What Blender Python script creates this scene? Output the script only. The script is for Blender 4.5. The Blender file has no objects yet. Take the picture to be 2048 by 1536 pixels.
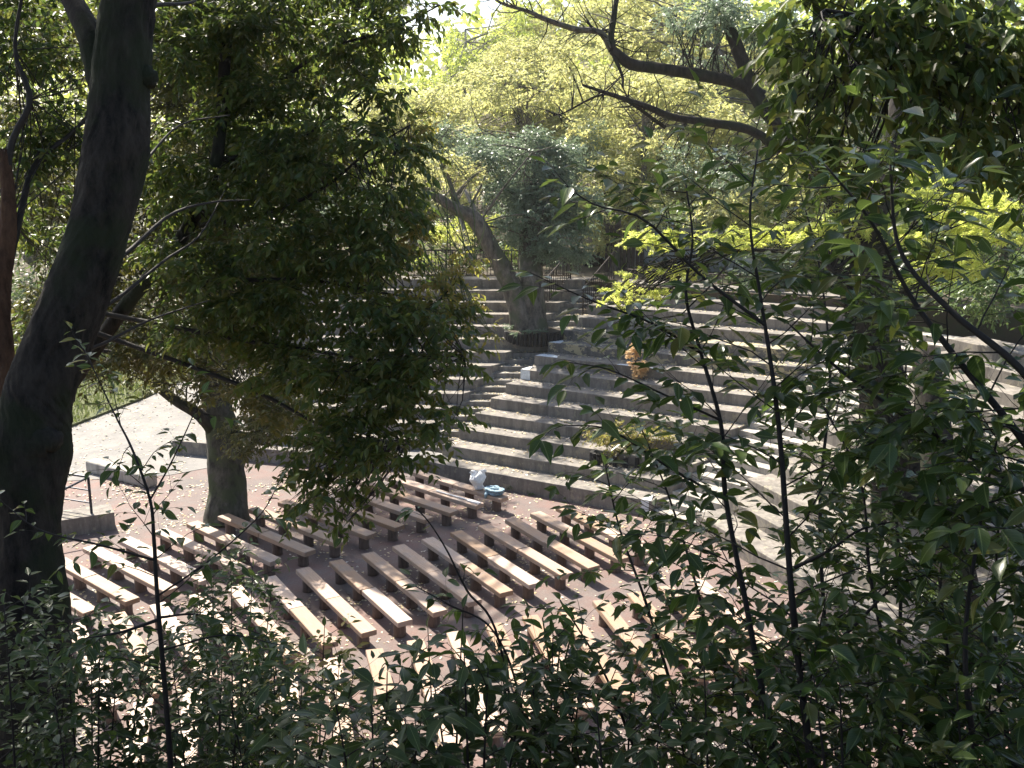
import bpy, math, random
import numpy as np
from mathutils import Vector, Matrix, noise as mnoise

random.seed(7)
rng = np.random.default_rng(11)
S = bpy.context.scene
COL = S.collection

# ---------------------------------------------------------------- camera, sky, sun
H, F, VH = 9.6, 2050.0, 300.0
PITCH = math.atan2(768 - VH, F)
CP, SP = math.cos(PITCH), math.sin(PITCH)
cam = bpy.data.cameras.new('camera')
cam.sensor_width = 36.0
cam.lens = 36.0 * F / 2048.0
cam.clip_end = 900
cam.clip_start = 0.05
camo = bpy.data.objects.new('camera', cam)
COL.objects.link(camo)
camo.location = (0, 0, H)
camo.rotation_euler = (math.pi / 2 - PITCH, 0, 0)
S.camera = camo
cam.dof.use_dof = False

SUN_AZ, SUN_EL = math.radians(123), math.radians(48)      # direction TOWARDS the sun, from +x
world = bpy.data.worlds.new('World')
S.world = world
world.use_nodes = True
wn = world.node_tree
for n in list(wn.nodes):
    wn.nodes.remove(n)
sky = wn.nodes.new('ShaderNodeTexSky')
sky.sky_type = 'NISHITA'
sky.sun_disc = False
sky.sun_elevation = SUN_EL
sky.sun_rotation = math.pi / 2 - SUN_AZ
sky.air_density = 1.0
sky.dust_density = 2.0
sky.ozone_density = 1.0
bg = wn.nodes.new('ShaderNodeBackground')
bg.inputs[1].default_value = 0.09
wo = wn.nodes.new('ShaderNodeOutputWorld')
wn.links.new(sky.outputs[0], bg.inputs[0])
wn.links.new(bg.outputs[0], wo.inputs[0])

sl = bpy.data.lights.new('sun', 'SUN')
sl.energy = 5.0
sl.angle = math.radians(0.6)
sl.color = (1.0, 0.925, 0.80)
so = bpy.data.objects.new('sun', sl)
COL.objects.link(so)
sd = Vector((math.cos(SUN_AZ) * math.cos(SUN_EL), math.sin(SUN_AZ) * math.cos(SUN_EL), math.sin(SUN_EL)))
so.rotation_euler = sd.to_track_quat('Z', 'Y').to_euler()
so.location = (-20, 30, 60)

S.view_settings.view_transform = 'Standard'
S.view_settings.look = 'None'
S.view_settings.gamma = 1.0
S.view_settings.use_curve_mapping = False
S.view_settings.exposure = 1.55
S.render.engine = 'CYCLES'
S.cycles.max_bounces = 5
S.cycles.diffuse_bounces = 3
S.cycles.glossy_bounces = 2
S.cycles.transmission_bounces = 3
S.cycles.transparent_max_bounces = 4
S.cycles.sample_clamp_indirect = 6.0
S.cycles.use_denoising = True
S.cycles.volume_bounces = 0


# ---------------------------------------------------------------- coordinates
def W(u, v, Z):
    x = (u - 1024) / F * Z
    y = -(v - 768) / F * Z
    return np.array([x, Z * CP + y * SP, H - Z * SP + y * CP])


def at(u, v, z):
    x = (u - 1024) / F
    y = -(v - 768) / F
    d = np.array([x, CP + y * SP, -SP + y * CP])
    return np.array([0, 0, H]) + d * ((z - H) / d[2])


def depth(P):
    P = np.asarray(P)
    return P[..., 1] * CP - (P[..., 2] - H) * SP


# ---------------------------------------------------------------- materials
def mat(name):
    m = bpy.data.materials.new(name)
    m.use_nodes = True
    nt = m.node_tree
    b = nt.nodes['Principled BSDF']
    return m, nt, b


def node(nt, kind, **kw):
    n = nt.nodes.new(kind)
    for k, v in kw.items():
        setattr(n, k, v)
    return n


def ramp(nt, fac, stops):
    r = node(nt, 'ShaderNodeValToRGB')
    cr = r.color_ramp
    while len(cr.elements) > 1:
        cr.elements.remove(cr.elements[-1])
    cr.elements[0].position = stops[0][0]
    cr.elements[0].color = (*stops[0][1], 1)
    for p, c in stops[1:]:
        e = cr.elements.new(p)
        e.color = (*c, 1)
    nt.links.new(fac, r.inputs[0])
    return r.outputs[0]


def noise(nt, scale, detail=4, rough=0.6, vec=None, coord='Object', stretch=None):
    n = node(nt, 'ShaderNodeTexNoise')
    n.inputs['Scale'].default_value = scale
    n.inputs['Detail'].default_value = detail
    n.inputs['Roughness'].default_value = rough
    if coord == 'World':
        g = node(nt, 'ShaderNodeNewGeometry')
        src = g.outputs['Position']
    else:
        g = node(nt, 'ShaderNodeTexCoord')
        src = g.outputs[coord]
    if stretch:
        mp = node(nt, 'ShaderNodeMapping')
        mp.inputs['Scale'].default_value = stretch
        nt.links.new(src, mp.inputs[0])
        src = mp.outputs[0]
    nt.links.new(src, n.inputs['Vector'])
    return n.outputs['Fac']


def mix(nt, a, b, fac, mode='MIX'):
    m = node(nt, 'ShaderNodeMix', data_type='RGBA', blend_type=mode)
    for sock, val in ((m.inputs[0], fac), (m.inputs[6], a), (m.inputs[7], b)):
        if isinstance(val, (int, float)):
            sock.default_value = val
        elif isinstance(val, tuple):
            sock.default_value = (*val, 1)
        else:
            nt.links.new(val, sock)
    return m.outputs[2]


def bump(nt, b, h, strength=0.3, dist=0.02):
    bp = node(nt, 'ShaderNodeBump')
    bp.inputs['Strength'].default_value = strength
    bp.inputs['Distance'].default_value = dist
    nt.links.new(h, bp.inputs['Height'])
    nt.links.new(bp.outputs[0], b.inputs['Normal'])


def leafmat(name, stops, trans=0.35, tcol=None, rough=0.42, spec=0.4, per='island', tmix=0.12):
    """stops: colours that individual leaves take, picked at random per leaf"""
    m, nt, b = mat(name)
    if per == 'island':
        g = node(nt, 'ShaderNodeNewGeometry')
        r = g.outputs['Random Per Island']
    else:
        g = node(nt, 'ShaderNodeObjectInfo')
        r = g.outputs['Random']
    n = len(stops)
    c = ramp(nt, r, [(i / max(1, n - 1), s) for i, s in enumerate(stops)])
    v = noise(nt, 0.35, 2, 0.5, coord='World')
    c = mix(nt, c, mix(nt, c, (0.5, 0.55, 0.25), 0.07), v)
    if per == 'object':
        tc0 = node(nt, 'ShaderNodeTexCoord')
        sx = node(nt, 'ShaderNodeSeparateXYZ')
        nt.links.new(tc0.outputs['Object'], sx.inputs[0])
        ab = node(nt, 'ShaderNodeMath', operation='ABSOLUTE')
        nt.links.new(sx.outputs[0], ab.inputs[0])
        # side veins leave the midrib at a slant
        m1 = node(nt, 'ShaderNodeMath', operation='MULTIPLY_ADD')
        nt.links.new(ab.outputs[0], m1.inputs[0])
        m1.inputs[1].default_value = -1.1
        nt.links.new(sx.outputs[1], m1.inputs[2])
        m2 = node(nt, 'ShaderNodeMath', operation='MULTIPLY')
        nt.links.new(m1.outputs[0], m2.inputs[0])
        m2.inputs[1].default_value = 62.0
        m3 = node(nt, 'ShaderNodeMath', operation='SINE')
        nt.links.new(m2.outputs[0], m3.inputs[0])
        vein = ramp(nt, m3.outputs[0], [(0.80, (0, 0, 0)), (0.99, (0.30, 0.30, 0.30))])
        rib = ramp(nt, ab.outputs[0], [(0.008, (0.7, 0.7, 0.7)), (0.02, (0, 0, 0))])
        c = mix(nt, c, mix(nt, c, (0.35, 0.42, 0.15), 0.35), vein)
        c = mix(nt, c, mix(nt, c, (0.40, 0.48, 0.18), 0.45), rib)
    nt.links.new(c, b.inputs['Base Color'])
    b.inputs['Roughness'].default_value = rough
    b.inputs['Specular IOR Level'].default_value = spec
    t = node(nt, 'ShaderNodeBsdfTranslucent')
    tc = mix(nt, c, tcol or (0.45, 0.62, 0.10), tmix, 'MIX')
    nt.links.new(tc, t.inputs[0])
    ms = node(nt, 'ShaderNodeMixShader')
    ms.inputs[0].default_value = trans
    nt.links.new(b.outputs[0], ms.inputs[1])
    nt.links.new(t.outputs[0], ms.inputs[2])
    nt.links.new(ms.outputs[0], nt.nodes['Material Output'].inputs[0])
    return m


def concrete(name, base, dark, lich=None, paint=None):
    m, nt, b = mat(name)
    n1 = noise(nt, 1.3, 6, 0.65, coord='World')
    n2 = noise(nt, 14, 5, 0.7, coord='World')
    c = ramp(nt, n1, [(0.3, dark), (0.62, base)])
    c = mix(nt, c, (0.42, 0.40, 0.37), ramp(nt, n2, [(0.5, (0, 0, 0)), (0.8, (0.4, 0.4, 0.4))]))
    # rain streaks running down the risers
    st = noise(nt, 1.0, 5, 0.7, coord='World', stretch=(5, 5, 0.7))
    c = mix(nt, c, tuple(x * 0.45 for x in dark), ramp(nt, st, [(0.38, (0.55, 0.55, 0.55)), (0.58, (0, 0, 0))]))
    if lich:
        l = noise(nt, 3.2, 5, 0.75, coord='World', stretch=(1, 1, 0.8))
        c = mix(nt, c, lich, ramp(nt, l, [(0.56, (0, 0, 0)), (0.60, (0.6, 0.6, 0.6))]))
    if paint:
        l = noise(nt, 2.1, 6, 0.7, coord='World', stretch=(1, 1, 1.8))
        c = mix(nt, c, paint, ramp(nt, l, [(0.515, (0, 0, 0)), (0.53, (0.9, 0.9, 0.9))]))
    nt.links.new(c, b.inputs['Base Color'])
    b.inputs['Roughness'].default_value = 0.85
    b.inputs['Specular IOR Level'].default_value = 0.25
    bump(nt, b, n2, 0.35, 0.01)
    return m


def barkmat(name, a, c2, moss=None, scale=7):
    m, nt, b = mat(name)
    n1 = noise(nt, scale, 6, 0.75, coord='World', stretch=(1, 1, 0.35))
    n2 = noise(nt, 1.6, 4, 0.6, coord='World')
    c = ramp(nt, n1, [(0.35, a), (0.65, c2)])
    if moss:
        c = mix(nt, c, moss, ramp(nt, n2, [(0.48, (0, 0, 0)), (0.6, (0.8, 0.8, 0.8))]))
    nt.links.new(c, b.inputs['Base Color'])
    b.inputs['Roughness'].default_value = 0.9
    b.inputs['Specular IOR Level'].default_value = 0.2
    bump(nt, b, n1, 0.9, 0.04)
    return m


def plain(name, col, rough=0.6, metal=0.0, nscale=8, var=0.3, spec=0.4):
    m, nt, b = mat(name)
    n1 = noise(nt, nscale, 4, 0.6)
    c = ramp(nt, n1, [(0.3, tuple(x * (1 - var) for x in col)), (0.7, tuple(min(1, x * (1 + var)) for x in col))])
    nt.links.new(c, b.inputs['Base Color'])
    b.inputs['Roughness'].default_value = rough
    b.inputs['Metallic'].default_value = metal
    b.inputs['Specular IOR Level'].default_value = spec
    bump(nt, b, n1, 0.15, 0.01)
    return m


M = {}
M['conc'] = concrete('weathered_concrete', (0.25, 0.225, 0.20), (0.165, 0.15, 0.135), lich=(0.32, 0.29, 0.22))
M['conc_peel'] = concrete('peeling_concrete', (0.17, 0.16, 0.15), (0.11, 0.105, 0.10), paint=(0.42, 0.36, 0.23))
M['conc_stair'] = concrete('stair_concrete', (0.26, 0.25, 0.235), (0.16, 0.15, 0.14))
M['conc_light'] = concrete('pale_concrete', (0.44, 0.41, 0.37), (0.30, 0.28, 0.25))
M['paint'] = plain('white_paint', (0.62, 0.66, 0.70), 0.6, nscale=12, var=0.2)
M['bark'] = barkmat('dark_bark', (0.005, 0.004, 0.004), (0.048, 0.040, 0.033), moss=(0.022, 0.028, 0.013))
M['bark_grey'] = barkmat('grey_bark', (0.03, 0.026, 0.022), (0.19, 0.165, 0.135), moss=(0.07, 0.08, 0.045), scale=5)
M['bark_moss'] = barkmat('mossy_bark', (0.022, 0.022, 0.018), (0.11, 0.105, 0.085), moss=(0.06, 0.075, 0.035), scale=5)
M['bark_pale'] = barkmat('pale_bark', (0.16, 0.14, 0.12), (0.36, 0.33, 0.29))
M['bark_red'] = barkmat('reddish_bark', (0.035, 0.018, 0.011), (0.12, 0.065, 0.04))
M['twig'] = plain('dark_twig', (0.022, 0.017, 0.014), 0.75, nscale=30)
M['twig_green'] = plain('green_twig', (0.10, 0.12, 0.04), 0.6, nscale=30)
M['iron'] = plain('brown_iron', (0.030, 0.020, 0.017), 0.5, 0.3)
M['navy'] = plain('dark_blue_iron', (0.02, 0.025, 0.04), 0.45, 0.3)
M['log'] = plain('black_log', (0.014, 0.013, 0.014), 0.8, nscale=20)
M['bag'] = plain('white_plastic', (0.86, 0.86, 0.86), 0.35, nscale=9, var=0.06)
M['cloth'] = plain('blue_cloth', (0.24, 0.34, 0.40), 0.85, nscale=14, var=0.25)
M['stick'] = plain('pale_stick', (0.62, 0.62, 0.64), 0.5, var=0.1)
M['stone'] = plain('grey_stone', (0.28, 0.27, 0.25), 0.85, nscale=4)
M['shed'] = plain('pale_sheet_metal', (0.42, 0.44, 0.47), 0.5, 0.2, nscale=3, var=0.12)
M['shed_dark'] = plain('brown_boards', (0.05, 0.035, 0.028), 0.8)
M['roof'] = plain('grey_roof', (0.10, 0.10, 0.10), 0.5, nscale=3, var=0.12)

# plaza paving: worn red-brown surface with grey, dusty areas
m, nt, b = mat('red_paving')
n1 = noise(nt, 0.5, 6, 0.65, coord='World')
n2 = noise(nt, 22, 4, 0.7, coord='World')
n3 = noise(nt, 2.4, 6, 0.7, coord='World')
c = ramp(nt, n1, [(0.36, (0.095, 0.080, 0.076)), (0.60, (0.160, 0.094, 0.080))])
c = mix(nt, c, (0.135, 0.115, 0.105), ramp(nt, n3, [(0.45, (0, 0, 0)), (0.66, (0.75, 0.75, 0.75))]))
c = mix(nt, c, mix(nt, c, (0.30, 0.25, 0.22), 0.4), ramp(nt, n2, [(0.5, (0, 0, 0)), (0.75, (1, 1, 1))]))
nt.links.new(c, b.inputs['Base Color'])
b.inputs['Roughness'].default_value = 0.85
bump(nt, b, n2, 0.35, 0.008)
M['plaza'] = m

m, nt, b = mat('grey_path')
n1 = noise(nt, 1.2, 6, 0.65, coord='World')
n2 = noise(nt, 30, 4, 0.7, coord='World')
c = ramp(nt, n1, [(0.35, (0.13, 0.125, 0.12)), (0.65, (0.21, 0.195, 0.18))])
nt.links.new(c, b.inputs['Base Color'])
b.inputs['Roughness'].default_value = 0.85
bump(nt, b, n2, 0.3, 0.008)
M['path'] = m

m, nt, b = mat('forest_soil')
n1 = noise(nt, 0.8, 6, 0.7, coord='World')
n2 = noise(nt, 18, 5, 0.7, coord='World')
c = ramp(nt, n1, [(0.3, (0.035, 0.03, 0.018)), (0.5, (0.075, 0.055, 0.035)), (0.7, (0.05, 0.065, 0.022))])
nt.links.new(c, b.inputs['Base Color'])
b.inputs['Roughness'].default_value = 0.95
bump(nt, b, n2, 0.6, 0.04)
M['soil'] = m
m, nt, b = mat('turf')
n1 = noise(nt, 1.5, 5, 0.7, coord='World')
n2 = noise(nt, 40, 4, 0.7, coord='World')
c = ramp(nt, n1, [(0.3, (0.07, 0.085, 0.03)), (0.7, (0.12, 0.13, 0.05))])
nt.links.new(c, b.inputs['Base Color'])
b.inputs['Roughness'].default_value = 0.95
bump(nt, b, n2, 0.8, 0.04)
M['turf'] = m
M['grass'] = leafmat('grass_blades', [(0.08, 0.11, 0.03), (0.12, 0.15, 0.045), (0.17, 0.17, 0.07)], 0.3)

# bench wood, each plank its own tone
m, nt, b = mat('bench_wood')
oi = node(nt, 'ShaderNodeObjectInfo')
g1 = noise(nt, 6, 5, 0.7, coord='Object', stretch=(0.35, 6, 6))
g2 = noise(nt, 2.2, 5, 0.65, coord='World')
c = ramp(nt, g1, [(0.3, (0.31, 0.185, 0.11)), (0.7, (0.49, 0.32, 0.20))])
c = mix(nt, c, (0.27, 0.23, 0.21), ramp(nt, g2, [(0.45, (0, 0, 0)), (0.65, (0.6, 0.6, 0.6))]))
g3 = noise(nt, 9, 5, 0.75, coord='World')
c = mix(nt, c, (0.10, 0.085, 0.07), ramp(nt, g3, [(0.60, (0, 0, 0)), (0.72, (0.7, 0.7, 0.7))]))
hs = node(nt, 'ShaderNodeHueSaturation')
mr = node(nt, 'ShaderNodeMapRange')
mr.inputs[3].default_value = 0.68
mr.inputs[4].default_value = 1.2
nt.links.new(oi.outputs['Random'], mr.inputs[0])
nt.links.new(mr.outputs[0], hs.inputs['Value'])
mr2 = node(nt, 'ShaderNodeMapRange')
mr2.inputs[3].default_value = 1.05
mr2.inputs[4].default_value = 0.7
nt.links.new(oi.outputs['Random'], mr2.inputs[0])
nt.links.new(mr2.outputs[0], hs.inputs['Saturation'])
nt.links.new(c, hs.inputs['Color'])
nt.links.new(hs.outputs[0], b.inputs['Base Color'])
b.inputs['Roughness'].default_value = 0.62
bump(nt, b, g1, 0.35, 0.006)
M['plank'] = m
m, nt, b = mat('bench_post_bark')
g1 = noise(nt, 9, 5, 0.7, coord='Object', stretch=(3, 3, 0.4))
c = ramp(nt, g1, [(0.3, (0.08, 0.055, 0.045)), (0.7, (0.20, 0.145, 0.115))])
nt.links.new(c, b.inputs['Base Color'])
b.inputs['Roughness'].default_value = 0.85
bump(nt, b, g1, 0.7, 0.015)
M['post'] = m

YG = (0.75, 0.75, 0.12)
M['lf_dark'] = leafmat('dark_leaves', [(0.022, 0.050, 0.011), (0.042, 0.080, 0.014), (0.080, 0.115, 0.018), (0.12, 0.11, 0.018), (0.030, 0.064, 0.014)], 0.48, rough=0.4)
M['lf_olive'] = leafmat('olive_leaves', [(0.03, 0.042, 0.011), (0.06, 0.065, 0.013), (0.10, 0.08, 0.016), (0.04, 0.055, 0.013)], 0.32, tcol=YG, rough=0.45)
M['lf_tip'] = leafmat('yellow_tip_leaves', [(0.10, 0.14, 0.03), (0.20, 0.20, 0.05), (0.30, 0.18, 0.07), (0.16, 0.17, 0.04)], 0.45, tcol=YG, rough=0.5, tmix=0.35)
M['lf_yel'] = leafmat('yellow_green_leaves', [(0.30, 0.32, 0.14), (0.42, 0.43, 0.20), (0.48, 0.42, 0.19), (0.22, 0.27, 0.14), (0.42, 0.46, 0.26)], 0.6, tcol=(0.80, 0.78, 0.22), rough=0.5, tmix=0.35)
M['lf_lime'] = leafmat('lime_leaves', [(0.20, 0.30, 0.05), (0.30, 0.36, 0.07), (0.38, 0.40, 0.10)], 0.55, tcol=(0.80, 0.90, 0.15), rough=0.5, tmix=0.35)
M['lf_maple'] = leafmat('maple_leaves', [(0.38, 0.50, 0.08), (0.50, 0.58, 0.12), (0.60, 0.58, 0.16)], 0.65, tcol=(0.9, 0.92, 0.2), rough=0.5, tmix=0.35)
M['lf_grey'] = leafmat('grey_green_leaves', [(0.07, 0.12, 0.075), (0.13, 0.19, 0.12), (0.20, 0.26, 0.17), (0.09, 0.14, 0.09)], 0.42, tcol=(0.6, 0.75, 0.4), rough=0.38)
M['lf_mid'] = leafmat('mid_green_leaves', [(0.04, 0.085, 0.025), (0.08, 0.13, 0.04), (0.12, 0.16, 0.05)], 0.35, rough=0.42)
M['lf_orange'] = leafmat('orange_leaves', [(0.60, 0.38, 0.18), (0.68, 0.46, 0.24), (0.62, 0.46, 0.28)], 0.5, tcol=(0.95, 0.7, 0.4), rough=0.6, tmix=0.35)
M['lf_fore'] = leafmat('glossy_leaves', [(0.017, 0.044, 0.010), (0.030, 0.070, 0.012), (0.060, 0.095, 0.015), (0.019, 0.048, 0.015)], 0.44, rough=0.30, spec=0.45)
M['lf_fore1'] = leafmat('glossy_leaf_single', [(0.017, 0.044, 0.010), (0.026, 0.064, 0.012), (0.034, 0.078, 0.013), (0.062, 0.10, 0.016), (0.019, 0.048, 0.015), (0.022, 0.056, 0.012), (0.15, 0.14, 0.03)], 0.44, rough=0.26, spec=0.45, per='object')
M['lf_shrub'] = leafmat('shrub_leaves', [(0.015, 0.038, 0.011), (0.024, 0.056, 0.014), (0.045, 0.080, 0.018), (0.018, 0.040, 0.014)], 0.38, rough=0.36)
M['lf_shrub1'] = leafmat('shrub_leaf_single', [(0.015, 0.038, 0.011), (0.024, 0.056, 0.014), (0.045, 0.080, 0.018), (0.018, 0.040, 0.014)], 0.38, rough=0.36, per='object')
M['lf_fresh'] = leafmat('fresh_leaf_single', [(0.045, 0.11, 0.02), (0.08, 0.16, 0.03)], 0.42, rough=0.4, per='object')
M['lf_canopy'] = leafmat('canopy_leaves', [(0.03, 0.05, 0.015), (0.05, 0.07, 0.02)], 0.2, rough=0.5)
m, nt, b = mat('fallen_leaf')
g = node(nt, 'ShaderNodeNewGeometry')
c = ramp(nt, g.outputs['Random Per Island'], [(0, (0.55, 0.48, 0.36)), (0.35, (0.50, 0.40, 0.20)), (0.6, (0.62, 0.58, 0.50)), (0.85, (0.35, 0.24, 0.12)), (1, (0.6, 0.5, 0.25))])
nt.links.new(c, b.inputs['Base Color'])
b.inputs['Roughness'].default_value = 0.7
M['litter'] = m


# ---------------------------------------------------------------- mesh helpers
def link(name, me, mt, parent=None, loc=None, kind=None):
    o = bpy.data.objects.new(name, me)
    COL.objects.link(o)
    if mt is not None and len(me.materials) == 0:
        me.materials.append(mt)
    if parent is not None:
        o.parent = parent
    if loc is not None:
        o.location = loc
    if kind:
        o['kind'] = kind
    return o


def thing(name, label, cat, loc=(0, 0, 0), group=None, rotz=0):
    o = bpy.data.objects.new(name, None)
    o.empty_display_size = 0.1
    COL.objects.link(o)
    o.location = tuple(float(x) for x in loc)
    o.rotation_euler = (0, 0, rotz)
    o['label'] = label
    o['category'] = cat
    if group:
        o['group'] = group
    return o


def tag(o, label, cat, group=None, kind=None):
    o['label'] = label
    o['category'] = cat
    if group:
        o['group'] = group
    if kind:
        o['kind'] = kind
    return o


def quadmesh(name, V, Q, smooth=False):
    """V (n,3), Q (m,4) numpy"""
    me = bpy.data.meshes.new(name)
    V = np.ascontiguousarray(V, dtype=np.float32)
    Q = np.ascontiguousarray(Q, dtype=np.int32)
    k = Q.shape[1]
    me.vertices.add(len(V))
    me.vertices.foreach_set('co', V.ravel())
    me.loops.add(Q.size)
    me.loops.foreach_set('vertex_index', Q.ravel())
    me.polygons.add(len(Q))
    me.polygons.foreach_set('loop_start', np.arange(0, Q.size, k, dtype=np.int32))
    me.polygons.foreach_set('loop_total', np.full(len(Q), k, dtype=np.int32))
    if smooth:
        me.polygons.foreach_set('use_smooth', np.ones(len(Q), dtype=bool))
    me.update(calc_edges=True)
    return me


class MB:
    def __init__(s):
        s.v = []
        s.f = []

    def poly(s, vs, fs):
        o = len(s.v)
        s.v += [tuple(float(c) for c in p) for p in vs]
        s.f += [tuple(i + o for i in f) for f in fs]

    def prism(s, pts, z0, z1):
        n = len(pts)
        zz0 = z0 if hasattr(z0, '__len__') else [z0] * n
        s.poly([(p[0], p[1], zz0[i]) for i, p in enumerate(pts)] + [(p[0], p[1], z1) for p in pts],
               [tuple(range(n - 1, -1, -1)), tuple(range(n, 2 * n))] +
               [(i, (i + 1) % n, n + (i + 1) % n, n + i) for i in range(n)])

    def box(s, c, sz, rz=0.0):
        hx, hy, hz = sz[0] / 2, sz[1] / 2, sz[2] / 2
        ca, sa = math.cos(rz), math.sin(rz)
        P = []
        for x, y in ((-hx, -hy), (hx, -hy), (hx, hy), (-hx, hy)):
            P.append((c[0] + x * ca - y * sa, c[1] + x * sa + y * ca))
        s.prism(P, c[2] - hz, c[2] + hz)

    def tube(s, pts, radii, sides=6, cap=True, wob=0.0):
        pts = [np.asarray(p, float) for p in pts]
        n = len(pts)
        if not hasattr(radii, '__len__'):
            radii = [radii] * n
        o = len(s.v)
        ref = np.array([0.3, 0.1, 1.0])
        t0 = pts[1] - pts[0]
        if abs(np.dot(t0 / (np.linalg.norm(t0) + 1e-9), ref / np.linalg.norm(ref))) > 0.95:
            ref = np.array([1.0, 0.2, 0.1])
        for i in range(n):
            t = pts[min(n - 1, i + 1)] - pts[max(0, i - 1)]
            t = t / (np.linalg.norm(t) + 1e-9)
            a = np.cross(t, ref)
            a /= np.linalg.norm(a) + 1e-9
            bb = np.cross(t, a)
            for k in range(sides):
                an = 2 * math.pi * k / sides
                r = radii[i] * (1 + (wob * random.uniform(-1, 1) if wob else 0))
                s.v.append(tuple(pts[i] + (a * math.cos(an) + bb * math.sin(an)) * r))
        for i in range(n - 1):
            for k in range(sides):
                k2 = (k + 1) % sides
                s.f.append((o + i * sides + k, o + i * sides + k2, o + (i + 1) * sides + k2, o + (i + 1) * sides + k))
        if cap:
            s.f.append(tuple(o + k for k in range(sides - 1, -1, -1)))
            s.f.append(tuple(o + (n - 1) * sides + k for k in range(sides)))

    def build(s, name, mt, parent=None, loc=None, smooth=False, kind=None, off=None):
        me = bpy.data.meshes.new(name)
        v = s.v
        if off is not None:
            v = [(p[0] - off[0], p[1] - off[1], p[2] - off[2]) for p in v]
        me.from_pydata(v, [], s.f)
        if smooth:
            me.polygons.foreach_set('use_smooth', [True] * len(me.polygons))
        me.update()
        return link(name, me, mt, parent, loc, kind)


def spline(pts, n):
    """Catmull-Rom through pts -> n points"""
    P = np.array(pts, float)
    if len(P) == 2:
        t = np.linspace(0, 1, n)[:, None]
        return P[0] * (1 - t) + P[1] * t
    P = np.vstack([2 * P[0] - P[1], P, 2 * P[-1] - P[-2]])
    m_ = len(P) - 3
    out = []
    for s in np.linspace(0, m_ - 1e-6, n):
        i = int(s)
        t = s - i
        a, b_, c_, d = P[i], P[i + 1], P[i + 2], P[i + 3]
        out.append(0.5 * ((2 * b_) + (-a + c_) * t + (2 * a - 5 * b_ + 4 * c_ - d) * t * t + (-a + 3 * b_ - 3 * c_ + d) * t ** 3))
    return np.array(out)


def nrm(a):
    return a / (np.linalg.norm(a, axis=-1, keepdims=True) + 1e-9)


# leaf outline in its own plane: y along the midrib, x across, folded at the midrib
def leaf_mesh_data(pos, dr, up, size, aspect=0.42, fold=0.25, curl=0.12):
    """joined leaves, 6 verts / 2 quads each (4 triangles)"""
    N = len(pos)
    y = nrm(dr)
    x = nrm(np.cross(y, up))
    z = np.cross(x, y)
    L = size[:, None]
    w = L * aspect * 0.5
    V = np.empty((N, 6, 3))
    V[:, 0] = pos
    V[:, 1] = pos + y * L * 0.30 + x * w + z * w * fold
    V[:, 2] = pos + y * L * 0.66 + x * w * 0.72 + z * (w * fold - L * curl * 0.4)
    V[:, 3] = pos + y * L - z * L * curl
    V[:, 4] = pos + y * L * 0.66 - x * w * 0.72 + z * (w * fold - L * curl * 0.4)
    V[:, 5] = pos + y * L * 0.30 - x * w + z * w * fold
    base = np.arange(N)[:, None] * 6
    Q = np.concatenate([base + np.array([[0, 1, 2, 3]]), base + np.array([[0, 3, 4, 5]])], 0)
    return V.reshape(-1, 3), Q


def diamond_mesh_data(pos, dr, up, size, aspect=0.46):
    """far leaves: one kite each"""
    N = len(pos)
    y = nrm(dr)
    x = nrm(np.cross(y, up))
    z = np.cross(x, y)
    L = size[:, None]
    V = np.empty((N, 4, 3))
    V[:, 0] = pos
    V[:, 1] = pos + y * L * 0.42 + x * L * aspect * 0.5 + z * L * 0.05
    V[:, 2] = pos + y * L - z * L * 0.08
    V[:, 3] = pos + y * L * 0.42 - x * L * aspect * 0.5 + z * L * 0.05
    return V.reshape(-1, 3), np.arange(N * 4).reshape(N, 4)


def maple_mesh_data(pos, dr, up, size):
    """five-fingered star leaves: a fan of 5 narrow blades, 15 verts each"""
    N = len(pos)
    y = nrm(dr)
    x = nrm(np.cross(y, up))
    z = np.cross(x, y)
    Vs, Qs = [], []
    for j, a in enumerate((-1.75, -0.85, 0.0, 0.85, 1.75)):
        l = (0.62, 0.88, 1.0, 0.88, 0.62)[j]
        d = y * math.cos(a) + x * math.sin(a)
        s_ = -y * math.sin(a) + x * math.cos(a)
        L = size[:, None] * l
        V = np.empty((N, 4, 3))
        V[:, 0] = pos
        V[:, 1] = pos + d * L * 0.5 + s_ * L * 0.13
        V[:, 2] = pos + d * L - z * L * 0.15
        V[:, 3] = pos + d * L * 0.5 - s_ * L * 0.13
        Vs.append(V)
    V = np.concatenate(Vs, 1)
    base = np.arange(N)[:, None] * 20
    Q = np.concatenate([base + np.array([[4 * j, 4 * j + 1, 4 * j + 2, 4 * j + 3]]) for j in range(5)], 0)
    return V.reshape(-1, 3), Q


# single leaves: five shared meshes with curved midrib and a drawn-out tip
LEAFT = {}


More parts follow.
